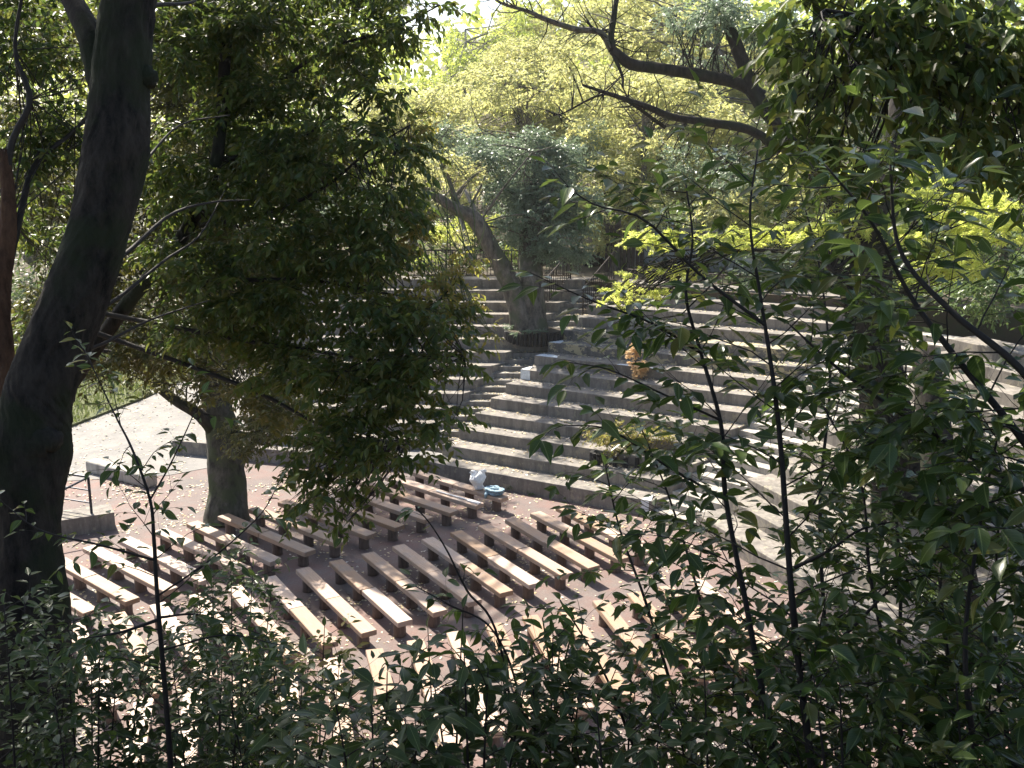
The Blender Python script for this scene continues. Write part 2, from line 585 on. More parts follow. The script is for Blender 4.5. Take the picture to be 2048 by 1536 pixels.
def leaf_templates(key, mt, aspect, n=9):
    outs = []
    r = random.Random(hash(key) % 1000 + 3)
    prof = [(0.0, 0.03), (0.10, 0.42), (0.28, 0.92), (0.48, 1.0), (0.68, 0.74), (0.84, 0.34), (1.0, 0.0)]
    for k in range(n):
        cu = r.uniform(-0.05, 0.5)
        fo = r.uniform(0.12, 0.5)
        sw = r.uniform(-0.13, 0.13)
        v, f = [], []
        for t, w in prof:
            wx = w * aspect * 0.5
            bend = -cu * t * t
            sx = sw * math.sin(t * 3)
            v += [(sx, t, bend), (sx + wx, t + 0.0, bend + wx * fo), (sx - wx, t, bend + wx * fo)]
        for i in range(len(prof) - 1):
            a, b_ = 3 * i, 3 * (i + 1)
            if i == len(prof) - 2:
                f += [(a, a + 1, b_), (a, b_, a + 2)]
            else:
                f += [(a, a + 1, b_ + 1, b_), (a, b_, b_ + 2, a + 2)]
        me = bpy.data.meshes.new('leaf')
        me.from_pydata(v, [], f)
        me.materials.append(mt)
        me.polygons.foreach_set('use_smooth', [True] * len(me.polygons))
        me.update()
        outs.append(me)
    LEAFT[key] = outs


leaf_templates('fore', M['lf_fore1'], 0.45)
leaf_templates('shrub', M['lf_shrub1'], 0.44)
leaf_templates('fresh', M['lf_fresh'], 0.30)


def place_leaves(root, pos, dr, up, size, key, joined_mat, nmax=300, minpx=10.0, aspect=0.42):
    """the leaves that show largest become parts, the rest one 'stuff' part"""
    pos, dr, up, size = map(np.asarray, (pos, dr, up, size))
    rl = np.array(root.location)
    Zc = depth(pos)
    px = size / np.maximum(Zc, 0.3) * F
    u = 1024 + pos[:, 0] / np.maximum(Zc, 0.1) * F
    yc = pos[:, 1] * SP + (pos[:, 2] - H) * CP
    vv = 768 - yc / np.maximum(Zc, 0.1) * F
    seen = (Zc > 0.5) & (u > -20) & (u < 2068) & (vv > -20) & (vv < 1556)
    y = nrm(dr)
    x = nrm(np.cross(y, up))
    z = np.cross(x, y)
    ok = seen & (px > minpx)
    face = np.abs(z[:, 1]) * 0.6 + 0.4
    score = np.where(ok, px * face, -1)
    order = np.argsort(-score)[:nmax]
    order = order[score[order] > 0]
    T = LEAFT[key]
    for i in order:
        o = bpy.data.objects.new('leaf', T[random.randrange(len(T))])
        s = float(size[i])
        o.matrix_basis = Matrix(((x[i, 0] * s, y[i, 0] * s, z[i, 0] * s, pos[i, 0] - rl[0]),
                                 (x[i, 1] * s, y[i, 1] * s, z[i, 1] * s, pos[i, 1] - rl[1]),
                                 (x[i, 2] * s, y[i, 2] * s, z[i, 2] * s, pos[i, 2] - rl[2]),
                                 (0, 0, 0, 1)))
        o.parent = root
        COL.objects.link(o)
    rest = np.ones(len(pos), bool)
    rest[order] = False
    if rest.sum() > 0:
        V, Q = leaf_mesh_data(pos[rest] - rl, dr[rest], up[rest], size[rest], aspect)
        link('foliage', quadmesh('foliage', V, Q), joined_mat, root, kind='stuff')


def twig_leaves(base, d, L, n_leaf, lsize, droop=0.45, rand=0.35):
    """leaves set alternately along many straight twigs. base,d (T,3), L (T,)"""
    Tn = len(base)
    s = (np.arange(n_leaf) + 0.6) / n_leaf
    s = s[None, :] + rng.uniform(-0.3, 0.3, (Tn, n_leaf)) / n_leaf
    P = base[:, None, :] + d[:, None, :] * (L[:, None] * s)[..., None]
    P[..., 2] -= (L[:, None] * 0.35 * s ** 2) * droop
    side = nrm(np.cross(d, np.array([0, 0, 1.0]) + rng.normal(0, 0.25, (Tn, 3))))
    sg = np.where(np.arange(n_leaf) % 2 == 0, 1.0, -1.0)[None, :, None]
    D = d[:, None, :] * 0.6 + side[:, None, :] * sg * 0.8 + rng.normal(0, rand, (Tn, n_leaf, 3))
    D[..., 2] -= droop
    U = np.array([0, 0, 1.0]) + rng.normal(0, 0.55, (Tn, n_leaf, 3))
    sz = lsize * rng.uniform(0.65, 1.2, (Tn, n_leaf))
    return P.reshape(-1, 3), D.reshape(-1, 3), U.reshape(-1, 3), sz.ravel()


def crown(root, blobs, leaf, mt, nleaf=9, cover=3.5, limbs=None, limbmat=None, clump=0.34, droop=0.45,
          maple=False, twig=True, aspect=0.42, objs=0, key='fore', name='crown', limb_r=0.05, flat=0.75, lod=False):
    """blobs: (centre xyz, (rx, ry, rz), coverage multiplier). Leaf sprays gathered into clumps spread through each
    blob's volume, twigs and boughs linking the clumps to the limbs (list of points)."""
    rl = np.array(root.location)
    AP, AD, AU, AS = [], [], [], []
    mbt = MB()
    nodes = [np.asarray(p) for p in (limbs or [])]
    for bi in blobs:
        c, r = np.asarray(bi[0], float), np.asarray(bi[1], float)
        cm = bi[2] if len(bi) > 2 else 1.0
        area = math.pi * max(r[0], 0.05) * r[2]
        n_l = cover * cm * area / (0.30 * leaf * leaf * (aspect / 0.42))
        nt_ = max(4, int(n_l / nleaf))
        nc = max(3, int(1.3 / clump ** 2))
        q = nrm(rng.normal(0, 1, (nc, 3))) * (rng.uniform(0.05, 1, (nc, 1)) ** 0.5)
        C = c + q * r * (1 - clump * 0.55)
        rc = r * clump * rng.uniform(0.7, 1.25, (nc, 1))
        idx = rng.integers(0, nc, nt_)
        qq = nrm(rng.normal(0, 1, (nt_, 3))) * (rng.uniform(0, 1, (nt_, 1)) ** 0.45)
        qq[:, 2] *= flat
        B = C[idx] + qq * rc[idx]
        D = nrm(qq + 0.5 * nrm(B - c) + rng.normal(0, 0.35, (nt_, 3)))
        D[:, 2] = D[:, 2] * 0.7 - 0.1
        D = nrm(D)
        Lt = leaf * nleaf * 0.30 * rng.uniform(0.6, 1.3, nt_)
        a = twig_leaves(B, D, Lt, nleaf, leaf, droop)
        AP.append(a[0]); AD.append(a[1]); AU.append(a[2]); AS.append(a[3])
        if nodes:
            NA = np.array(nodes)
            for cc in C:
                d2 = ((NA - cc) ** 2).sum(1)
                js = np.argsort(d2)[:5]
                j = int(js[rng.integers(0, len(js))])
                p0 = NA[j]
                L = math.sqrt(d2[j])
                if L < 0.15:
                    continue
                mid = (p0 + cc) / 2 + rng.normal(0, 0.10, 3) * L
                pts = spline([p0, mid, cc], 5)
                rr = min(limb_r, 0.009 * L + limb_r * 0.15)
                mbt.tube(pts - rl, [rr, rr * 0.8, rr * 0.6, rr * 0.45, rr * 0.25], 5, cap=False)
                if twig:
                    sel = np.where(idx == np.argmin(((C - cc) ** 2).sum(1)))[0][:5]
                    for t in sel:
                        mbt.tube([cc - rl, B[t] - rl, B[t] + D[t] * Lt[t] * 0.8 - rl], [rr * 0.22, rr * 0.15, rr * 0.08], 3, cap=False)
    P, D, U, Sz = (np.concatenate(a) for a in (AP, AD, AU, AS))
    if mbt.v:
        mbt.build('branches', limbmat or M['bark'], root, smooth=True, kind='stuff')
    if objs:
        place_leaves(root, P, D, U, Sz, key, mt, objs, aspect=aspect)
        return
    if maple:
        V, Q = maple_mesh_data(P - rl, D, U, Sz)
    elif lod:
        V, Q = diamond_mesh_data(P - rl, D, U, Sz)
    else:
        V, Q = leaf_mesh_data(P - rl, D, U, Sz, aspect)
    link(name, quadmesh(name, V, Q), mt, root, kind='stuff')


def B(u, v, Z, ru, rv, dz, cm=1.0):
    """blob given by where it is seen and how far away: centre, radii in metres"""
    k = Z / F
    return (W(u, v, Z), (ru * k, dz, rv * k), cm)


def trunk(root, pts, radii, mt, name='trunk', sides=14, n=22, wob=0.05, furrow=0.0):
    """tapered trunk or limb through world points, with lumpy bark relief"""
    P = spline(pts, n)
    R = np.interp(np.linspace(0, 1, n), np.linspace(0, 1, len(radii)), radii)
    if furrow:
        mb = MB()
        mb.tube(P - np.array(root.location), list(R), sides)
        V = np.array(mb.v).reshape(n, sides, 3)
        C = (P - np.array(root.location))[:, None, :]
        s_len = np.concatenate([[0], np.cumsum(np.linalg.norm(np.diff(P, axis=0), axis=1))])
        for i in range(n):
            for k_ in range(sides):
                a = 2 * math.pi * k_ / sides
                q = Vector((math.cos(a) * 6.0 * R[i] / 0.25, math.sin(a) * 6.0 * R[i] / 0.25, s_len[i] * 3.2))
                h = mnoise.ridged_multi_fractal(q, 0.8, 2.1, 4, 0.9, 2.0) * 0.5
                lump = mnoise.noise(Vector((math.cos(a) * 1.5, math.sin(a) * 1.5, s_len[i] * 1.3)))
                f_ = 1 + furrow * (h - 0.6) / max(R[i], .05) * 0.25 + 0.10 * lump
                V[i, k_] = C[i, 0] + (V[i, k_] - C[i, 0]) * f_
        mb.v = [tuple(p) for p in V.reshape(-1, 3)]
        return mb.build(name, mt, root, smooth=True), P
    mb = MB()
    mb.tube(P - np.array(root.location), list(R), sides, wob=wob)
    return mb.build(name, mt, root, smooth=True), P


# ================================================================ SETTING
def ground_h(x, y):
    """terrain height outside the plaza and terraces"""
    # slope the camera stands on
    near = 8.0 - 0.80 * max(y, -6) - 0.012 * x * x
    z = max(-0.6, near) if y < 14 else -0.6
    # left bank close to the camera
    return z


# terrain (one sheet to the horizon; the plaza, path and terraces sit on it)
xs = np.concatenate([np.linspace(-300, -40, 14), np.linspace(-36, 36, 73), np.linspace(40, 300, 14)])
ys = np.concatenate([np.linspace(-200, -20, 8), np.linspace(-18, 16, 52), np.linspace(18, 70, 53), np.linspace(75, 400, 24)])
XX, YY = np.meshgrid(xs, ys)


def terrain(x, y):
    cam_slope = 8.05 - 0.78 * (y + 0.2) - 0.010 * x ** 2 * (y < 12)
    cam_slope = np.minimum(cam_slope, 9.5 + 0.05 * np.maximum(-y, 0))
    z = np.full_like(x, -0.25)
    z = np.maximum(z, cam_slope)
    # bank behind the terraces
    top = 4.6 + 0.10 * (y - 40)
    back = np.clip((y - 39.0) / 1.2, 0, 1)
    right = np.clip(((x - 4) * 0.5 + (y - 37.5) * 0.866) / 1.5, 0, 1) * (x > 1)
    farr = np.clip((x - 15.0) / 1.5, 0, 1)
    wl = np.clip((x + 9.6) / 1.0, 0, 1)
    k = np.maximum(back * wl, np.maximum(right, farr * (y > 6)))
    z = z * (1 - k) + np.maximum(top, 4.6) * k
    # ground on the far left rises gently behind the path
    lf = np.clip((-x - 42) / 25, 0, 1) * np.clip((y - 20) / 20, 0, 1)
    z = z + lf * 5.0 * (1 - k)
    z = z + np.where(y > 60, np.minimum((y - 60) * 0.10, 9), 0)
    return z


ZZ = terrain(XX, YY)
ZZ = ZZ + 0.05 * np.sin(XX * 1.7 + YY * 0.6) * np.cos(YY * 1.3) * (ZZ > 0.2)
nx, ny = len(xs), len(ys)
V = np.stack([XX.ravel(), YY.ravel(), ZZ.ravel()], 1)
ii = (np.arange(ny - 1)[:, None] * nx + np.arange(nx - 1)[None, :]).ravel()
Q = np.stack([ii, ii + 1, ii + 1 + nx, ii + nx], 1)
link('ground', quadmesh('ground', V, Q, True), M['soil'], kind='structure')

mb = MB()
mb.prism([(-16, 12.5), (12, 12.5), (14, 30), (4, 33), (-4, 33), (-11, 33), (-14, 31)], -0.3, 0.0)
mb.build('plaza', M['plaza'], kind='structure')
mb = MB()
ga, gb, gc, gd = (tuple(at(u, v, 0)[:2]) for u, v in ((60, 890), (123, 863), (290, 798), (420, 735)))
mb.prism([(-10.4, 29.6), (-8.2, 31.3), (-8.3, 50), gd, gc, gb, ga, (-19.5, 30.5), (-13.6, 29.0)], -0.2, 0.012)
mb.build('path', M['path'], kind='structure')
mb = MB()
mb.prism([ga, gb, gc, gd, (gd[0] - 1, 62), (-42, 62), (-42, 24), (-22, 26)], -0.2, 0.10)
mb.build('lawn', M['turf'], kind='structure')

# grass on the lawn
n = 20000
gx = rng.uniform(-24, -12, n)
gy = rng.uniform(31, 60, n)
keep = gx < np.interp(gy, [ga[1], gb[1], gc[1], gd[1]], [ga[0], gb[0], gc[0], gd[0]])
gx, gy = gx[keep], gy[keep]
P = np.stack([gx, gy, np.full_like(gx, 0.10)], 1)
D = np.stack([rng.normal(0, .35, len(gx)), rng.normal(0, .35, len(gx)), np.ones(len(gx))], 1)
V, Q = diamond_mesh_data(P, D, rng.normal(0, 1, P.shape), rng.uniform(0.12, 0.28, len(gx)), 0.3)
o = link('grass', quadmesh('grass', V, Q), M['grass'], kind='stuff')
tag(o, 'sunlit green grass beside the grey path', 'grass')


# ---------------------------------------------------------------- terraces
def ZT(k):
    return 0.45 + 0.34 * (k - 1)


def A_c(k):
    return np.array([-3.55 + 0.475 * (k - 1), 30.2 + 0.615 * (k - 1)])


def B_c(k):
    return np.array([-2.64 + 0.485 * (k - 1), 29.64 + 0.62 * (k - 1)])


bdir = np.array([math.cos(math.radians(-30)), math.sin(math.radians(-30))])
bn = np.array([0.5, 0.866])
cdir = np.array([math.cos(math.radians(-68)), math.sin(math.radians(-68))])
cn = np.array([-cdir[1], cdir[0]])
NT = 14


def A_front(k):
    c = A_c(k)
    if k == 1:
        return [c, (-6.5, 30.55), (-11.0, 31.9)]
    return [c, (-6.4, 30.55 + 0.615 * (k - 1)), (-8.5 - 0.04 * k, 31.05 + 0.615 * (k - 1))]


def B_front(k):
    c = B_c(k)
    # right end at the second aisle, whose line bisects blocks B and C
    e0 = np.array([3.75, 26.0]) + (k - 1) * np.array([0.62, 0.56])
    return [c, e0]


def C_front(k):
    s0 = np.array([4.75, 25.05]) + (k - 1) * np.array([0.74, 0.42])
    e = s0 + cdir * (12.5)
    return [s0, e]


def block(name, label, front, n):
    r = thing(name, label, 'terrace seating', (*front(1)[0], 0.0))
    rl = np.array(r.location)
    for k in range(1, n + 1):
        f = [np.array(p, float) for p in front(k)]
        if k < n:
            g_ = [np.array(p, float) for p in front(k + 1)]
        else:
            d = np.array(front(n)) - np.array(front(n - 1))
            g_ = [np.array(f[i]) + d[i] * 1.3 for i in range(len(f))]
        # step ends lie on this tier's own end line
        back = [g_[i] + (g_[i] - f[i]) * 0.04 for i in range(len(f))]
        mb = MB()
        z0 = max(-0.1, ZT(k) - 0.9)
        pts = f + back[::-1]
        if front is not A_front:
            pts = pts
        # orientation
        a = sum(pts[i][0] * pts[(i + 1) % len(pts)][1] - pts[(i + 1) % len(pts)][0] * pts[i][1] for i in range(len(pts)))
        if a < 0:
            pts = pts[::-1]
        mb.prism(pts, z0, ZT(k))
        m_ = M['conc_peel'] if (front is B_front and k in (9, 10)) else M['conc']
        o = mb.build('tier', m_, r, off=rl)
        bv = o.modifiers.new('bevel', 'BEVEL')
        bv.width = 0.02
        bv.segments = 2
        bv.limit_method = 'ANGLE'
    return r


def skirt(front, n):
    pass


block('concrete_terrace', 'grey concrete seating steps behind the forked tree, left of the stair', A_front, NT)
block('concrete_terrace', 'wide curved bank of concrete seating steps right of the stair', B_front, NT)
block('concrete_terrace', 'concrete seating steps at right, beyond the second stair', C_front, 12)

# the first tier runs on across the foot of the stair
mb = MB()
a1, b1 = A_c(1), B_c(1)
mb.prism([a1 + [0.02, 0], b1 + [-0.003, 0.003], B_c(2.2), A_c(2.2)], -0.1, ZT(1) - 0.003)
st = thing('aisle_stair', 'narrow concrete stair climbing from the plaza to the forked tree', 'stair', (*a1, 0))
mb.build('landing', M['conc_stair'], st, off=np.array(st.location))
for j in range(1, 26):
    s_ = 1.5 + j * 0.5
    if s_ > 14.6:
        break
    z = ZT(s_ - 0.75)

    def lineA(s):
        return A_c(s)

    def lineB(y):
        return np.array([-2.64 + 0.485 * (y - 29.64) / 0.62, y])
    a0, a2 = lineA(s_), lineA(s_ + 0.75)
    mb = MB()
    mb.prism([a0 + [0.003, 0], lineB(a0[1] - 0.02) + [-0.003, 0], lineB(a2[1]) + [-0.003, 0], a2 + [0.003, 0]], z - 0.5, z)
    mb.build('step', M['conc_stair'], st, off=np.array(st.location))

st2 = thing('aisle_stair', 'second concrete stair between the two right hand banks of steps', 'stair', (3.8, 26.0, 0))
for j in range(0, 24):
    s_ = 1.0 + j * 0.5
    z = ZT(s_) - 0.25
    p0 = np.array([3.75, 26.0]) + (s_ - 1) * np.array([0.62, 0.56])
    q0 = np.array([4.75, 25.05]) + (s_ - 1) * np.array([0.74, 0.42])
    p1 = p0 + np.array([0.62, 0.56]) * 0.7
    q1 = q0 + np.array([0.74, 0.42]) * 0.7
    e = (q0 - p0) / np.linalg.norm(q0 - p0) * 0.003
    mb = MB()
    mb.prism([p0 + e, q0 - e, q1 - e, p1 + e], z - 0.5, z)
    mb.build('step', M['conc_light'], st2, off=np.array(st2.location))

# top landings behind the banks
mb = MB()
mb.prism([(-9.1, 38.9), (1.8, 38.9), (3.4, 38.0), (4.4, 37.0), (16, 31.0), (22, 60), (-9.1, 60)], -0.2, 4.80)
mb.build('upper_path', M['soil'], kind='structure')


# white paint marks on the step corners
def paint(c, dirs, zc, wid, top, front, label):
    t = thing('paint_mark', label, 'paint mark', (c[0], c[1], zc))
    mb = MB()
    d = np.asarray(dirs[0])
    nn = np.asarray(dirs[1])
    if top:
        P = [(0.03, 0.02), (wid, 0.03), (wid * 0.85, top * 0.7), (wid * 0.55, top), (0.25, top * 0.9), (0.08, top * 0.8)]
        pts = [d * a + nn * b_ for a, b_ in P]
        ar = sum(pts[i][0] * pts[(i + 1) % 6][1] - pts[(i + 1) % 6][0] * pts[i][1] for i in range(6))
        if ar < 0:
            pts = pts[::-1]
        mb.prism(pts, 0.0, 0.005)
        mb.build('top_coat', M['paint'], t)
    if front:
        mb = MB()
        o_ = -nn * 0.006
        a = d * 0.02 + o_
        b_ = d * front + o_
        a2, b2 = d * 0.02 + nn * 0.0005 - nn * 0.002, d * front - nn * 0.002
        mb.prism([a, b_, b2, a2], -0.33, -0.02)
        mb.build('front_coat', M['paint'], t)


paint(B_c(8), (bdir, bn), ZT(8), 0.85, 0.45, 0.0, 'white paint smeared on a step corner beside the stair, middle mark of three')
paint(B_c(7), (bdir, bn), ZT(7), 0.30, 0.62, 0.38, 'white paint running down a step corner, lowest mark of the three beside the stair')
paint(B_c(9), (bdir, bn), ZT(9), 0.45, 0.6, 0.0, 'thin white paint on a step corner, highest mark of the three beside the stair')
paint(B_c(8) + bdir * 3.0, (bdir, bn), ZT(8), 1.5, 0.22, 0.0, 'long white paint mark along a step edge left of the orange sapling')
paint(np.array([3.45, 26.17]), (bdir, bn), ZT(1), 0.3, 0.5, 0.25, 'white paint on the low wall corner at the foot of the second stair')

# low wall, curb and dark rail at left
lw = thing('low_wall', 'low pale concrete wall beside the grey path at left', 'wall', (-11.7, 29.3, 0))
mb = MB()
mb.box((0, 0, 0.19), (2.9, 0.40, 0.38), math.radians(-33))
o = mb.build('wall_body', M['conc_light'], lw)
bv = o.modifiers.new('bevel', 'BEVEL')
bv.width = 0.07
bv.segments = 3
o = lw
cb = thing('curb_block', 'grey concrete curb block under the dark blue railing', 'curb', (-11.45, 24.95, 0))
mb = MB()
mb.box((0, 0, 0.23), (2.2, 0.8, 0.46), math.radians(28))
mb.build('block_body', M['conc'], cb)
rl_ = thing('railing', 'dark blue metal railing with three bars on the concrete curb at left', 'railing', (-10.85, 25.05, 0.46))
dr_ = np.array([-0.93, 0.36])
for kx in (0.0, 1.4, 2.8):
    mb = MB()
    mb.tube([(dr_[0] * kx, dr_[1] * kx, -0.45 if kx else 0), (dr_[0] * kx, dr_[1] * kx, 0.98)], 0.035, 8)
    mb.build('post', M['navy'], rl_)
for hz in (0.28, 0.62, 0.98):
    mb = MB()
    mb.tube([(0, 0, hz), (dr_[0] * 2.9, dr_[1] * 2.9, hz)], 0.03 if hz > 0.9 else 0.02, 8)
    mb.build('rail', M['navy'], rl_)
mb = MB()
mb.tube([(0, 0, 0.97), (-0.7, -0.75, 0.70), (-1.0, -1.1, 0.62)], 0.028, 8)
mb.build('hand_rail', M['navy'], rl_)


# ---------------------------------------------------------------- iron fences on top
def iron_fence(label, P0, P1, hgt, bars=True, gap=0.13, low=0.12):
    P0, P1 = np.array(P0, float), np.array(P1, float)
    t = thing('iron_fence', label, 'fence', P0)
    d = P1 - P0
    L = np.linalg.norm(d)
    npost = max(1, int(L / 2.0))
    for i in range(npost + 1):
        q = d * i / npost
        mb = MB()
        mb.tube([q, q + [0, 0, hgt]], 0.028, 6)
        mb.build('post', M['iron'], t)
    for hz in ((low, hgt) if bars else (hgt,)):
        mb = MB()
        mb.tube([[0, 0, hz], d + [0, 0, hz]], 0.026 if hz == hgt else 0.018, 6)
        mb.build('rail', M['iron'], t)
    if bars:
        nb = int(L / gap)
        me = None
        for i in range(1, nb):
            q = d * i / nb
            if me is None:
                mb = MB()
                mb.tube([(0, 0, low), (0, 0, hgt)], 0.014, 4)
                o = mb.build('bar', M['iron'], t)
                me = o.data
                o.location = tuple(q)
            else:
                o = bpy.data.objects.new('bar', me)
                o.parent = t
                o.location = tuple(q)
                COL.objects.link(o)
    return t


zt = ZT(14)
iron_fence('brown iron fence with thin upright bars along the top step, left of the stair', (-8.9, 38.75, zt), (2.2, 38.55, zt), 1.05)
iron_fence('short brown fence with sloping top rail down the left side of the stair head', (2.2, 38.5, zt), (0.95, 36.7, 3.75), 1.05, gap=.16)
iron_fence('short brown fence with sloping top rail down the right side of the stair head', (3.8, 38.3, zt), (2.55, 36.5, 3.75), 1.05, gap=.16)
iron_fence('low bare brown pipe rail on the top step right of the stair', (4.3, 38.0, zt), (9.5, 35.2, zt), 0.42, bars=False)

# ridged pale sheds behind the top step
sh = thing('ridged_shed', 'pale ridged metal shed wall behind the yellow maple', 'shed', (7.6, 41.5, 4.8), rotz=math.radians(-12))
mb = MB()
mb.box((0, 0.9, 0.75), (5.4, 1.7, 1.5))
mb.build('wall', M['shed'], sh)
me = None
for i in range(27):
    if me is None:
        mb = MB()
        mb.prism([(-0.03, 0), (0.03, 0), (0.05, 0.05), (-0.05, 0.05)], 0.02, 1.48)
        o = mb.build('rib', M['shed'], sh)
        me = o.data
    else:
        o = bpy.data.objects.new('rib', me)
        o.parent = sh
        COL.objects.link(o)
    o.location = (-2.6 + i * 0.2, -0.0, 0)
mb = MB()
mb.box((0, 0.85, 1.56), (5.6, 2.0, 0.08))
mb.build('roof', M['roof'], sh)
bd = thing('board_screen', 'dark brown board screen beside the pale ridged shed', 'screen', (4.55, 41.2, 4.8), rotz=math.radians(-8))
me = None
for i in range(9):
    if me is None:
        mb = MB()
        mb.box((0, 0, 0.95), (0.15, 0.03, 1.9))
        o = mb.build('board', M['shed_dark'], bd)
        me = o.data
    else:
        o = bpy.data.objects.new('board', me)
        o.parent = bd
        COL.objects.link(o)
    o.location = (-0.75 + i * 0.175, 0, 0)
mb = MB()
mb.box((0, 0.05, 1.7), (1.7, 0.05, 0.08))
mb.build('crossbar', M['shed_dark'], bd)

# ---------------------------------------------------------------- benches
PL_L, PL_W, PL_T, SEAT = 1.83, 0.325, 0.11, 0.43


def plank_mesh():
    import bmesh
    bm = bmesh.new()
    bmesh.ops.create_cube(bm, size=1)
    for v in bm.verts:
        v.co = (v.co.x * PL_L, v.co.y * PL_W, v.co.z * PL_T)
    bmesh.ops.bevel(bm, geom=bm.edges[:], offset=0.008, segments=2, affect='EDGES')
    me = bpy.data.meshes.new('plank')
    bm.to_mesh(me)
    bm.free()
    me.materials.append(M['plank'])
    return me


def post_mesh():
    mb = MB()
    R = 0.128
    rr = random.Random(4)
    hs = [-0.02, 0.05, 0.16, 0.26, SEAT - PL_T - 0.001]
    n = 18
    for i, h in enumerate(hs):
        for k in range(n):
            a = 2 * math.pi * k / n
            r = R * (1 + 0.03 * math.sin(3 * a + i) + rr.uniform(-0.02, 0.02)) * (1.06 if i == 0 else 1)
            mb.v.append((r * math.cos(a), r * math.sin(a), h))
    for i in range(len(hs) - 1):
        for k in range(n):
            k2 = (k + 1) % n
            mb.f.append((i * n + k, i * n + k2, (i + 1) * n + k2, (i + 1) * n + k))
    mb.f.append(tuple(range(n - 1, -1, -1)))
    mb.f.append(tuple((len(hs) - 1) * n + k for k in range(n)))
    me = bpy.data.meshes.new('post')
    me.from_pydata(mb.v, [], mb.f)
    me.polygons.foreach_set('use_smooth', [len(p.vertices) == 4 for p in me.polygons])
    me.materials.append(M['post'])
    return me


PM, QM = plank_mesh(), post_mesh()


def bench(far, az, label, group):
    d = np.array([math.cos(az), math.sin(az)])
    t = thing('bench', label, 'bench', (far[0], far[1], 0), group, az + random.uniform(-0.012, 0.012))
    for i in range(2):
        o = bpy.data.objects.new('plank', PM)
        o.parent = t
        o.location = (PL_L / 2 + i * (PL_L + 0.012), random.uniform(-0.008, 0.008), SEAT - PL_T / 2 + random.uniform(-0.004, 0.004))
        o.rotation_euler = (random.uniform(-0.012, 0.012), random.uniform(-0.003, 0.003), random.uniform(-0.009, 0.009))
        COL.objects.link(o)
    for x in (0.30, 1.32, 2.35, 3.37):
        o = bpy.data.objects.new('post', QM)
        o.parent = t
        o.location = (x, random.uniform(-0.01, 0.01), 0)
        o.rotation_euler = (0, 0, random.uniform(0, 6))
        COL.objects.link(o)
    return t


ordw = ['first', 'second', 'third', 'fourth', 'fifth', 'sixth', 'seventh', 'eighth', 'ninth', 'tenth', 'eleventh', 'twelfth', 'thirteenth', 'fourteenth', 'fifteenth', 'sixteenth']
# row left of the aisle: L1 stands by the terrace wall
Ld = math.radians(138)
for k in range(1, 15):
    near = np.array([-0.30, 26.25]) + (k - 1) * np.array([-0.648, -0.54])
    near = near + np.array([math.cos(Ld - math.pi / 2), math.sin(Ld - math.pi / 2)]) * 0.15
    far = near + np.array([math.cos(Ld), math.sin(Ld)]) * 3.66
    lab = {1: 'plank bench by the terrace wall with the white bag and blue cloth on it',
           2: 'plank bench with a pale stick on it, next to the one with the white bag'}.get(
        k, 'plank bench in the far left row, %s counted from the terrace wall' % ordw[k - 1])
    bench(far, Ld + math.pi, lab, 'benches in the far left row')
Rd = math.radians(-58)
for k in range(-5, 11):
    far = np.array([-4.84, 21.48]) + (k - 1) * np.array([0.665, 0.458])
    far = far + np.array([math.cos(Rd + math.pi / 2), math.sin(Rd + math.pi / 2)]) * 0.15
    bench(far, Rd, 'plank bench in the middle row, %s counted from the terrace wall at right' % ordw[10 - k], 'benches in the middle row')
Nd = math.radians(-76)
for k in range(-6, 9):
    far = np.array([-1.86, 18.1]) + k * np.array([0.74, 0.36])
    bench(far, Nd, 'sunlit plank bench in the nearest row, %s from its right end' % ordw[8 - k], 'benches in the nearest row')

# ---------------------------------------------------------------- bag, cloth, stick
b1p = np.array([-0.30, 26.25]) + np.array([math.cos(Ld), math.sin(Ld)]) * 0.98 + np.array([math.cos(Ld - math.pi / 2), math.sin(Ld - math.pi / 2)]) * 0.17


def crumple(name, rx, ry, rz, amp, seed, nu=28, nv=16, top=0.0):
    r_ = np.random.default_rng(seed)
    ph = r_.uniform(0, 6, (8, 3))
    fr = r_.integers(2, 6, (8, 2))
    mb = MB()
    for j in range(nv + 1):
        th = math.pi * j / nv
        for i in range(nu):
            a = 2 * math.pi * i / nu
            x, y, z = math.sin(th) * math.cos(a), math.sin(th) * math.sin(a), math.cos(th)
            s = 1.0
            for q in range(8):
                s += amp * 0.35 * abs(math.sin(fr[q, 0] * a + ph[q, 0]) * math.sin(fr[q, 1] * th + ph[q, 1])) - amp * 0.1
            zz = z * rz * s + (top * max(0, z) ** 2 * (1 + math.sin(3 * a) * 0.6))
            mb.v.append((x * rx * s, y * ry * s, max(zz, -rz * 0.8)))
    for j in range(nv):
        for i in range(nu):
            i2 = (i + 1) % nu
            mb.f.append((j * nu + i, (j + 1) * nu + i, (j + 1) * nu + i2, j * nu + i2))
    return mb


bag = thing('plastic_bag', 'puffy white plastic bag standing on the bench by the terrace wall', 'bag', (b1p[0], b1p[1], SEAT))
mb = MB()
nu, nv = 56, 34
for j in range(nv + 1):
    t = j / nv
    # profile from the pinched foot to the gathered mouth
    prof = np.interp(t, [0, .06, .25, .36, .5, .68, .82, .92, 1.0], [.05, .125, .135, .15, .205, .235, .20, .13, .02])
    for i in range(nu):
        a = 2 * math.pi * i / nu
        q = Vector((math.cos(a) * 1.3, math.sin(a) * 1.3, t * 2.6))
        lump = mnoise.noise(q * 1.1 + Vector((3, 1, 4)))
        fold = mnoise.ridged_multi_fractal(q * 1.9, 0.9, 2.2, 3, 0.9, 2.0) - 0.9
        r = prof * (1 + 0.32 * lump + 0.13 * fold)
        lean = 0.05 * math.sin(t * 3)
        mb.v.append((math.cos(a) * r - lean, math.sin(a) * r * .9, t * 0.50 + 0.05 * lump * t + (0.06 * math.sin(2.5 * a + 1) if t > .85 else 0)))
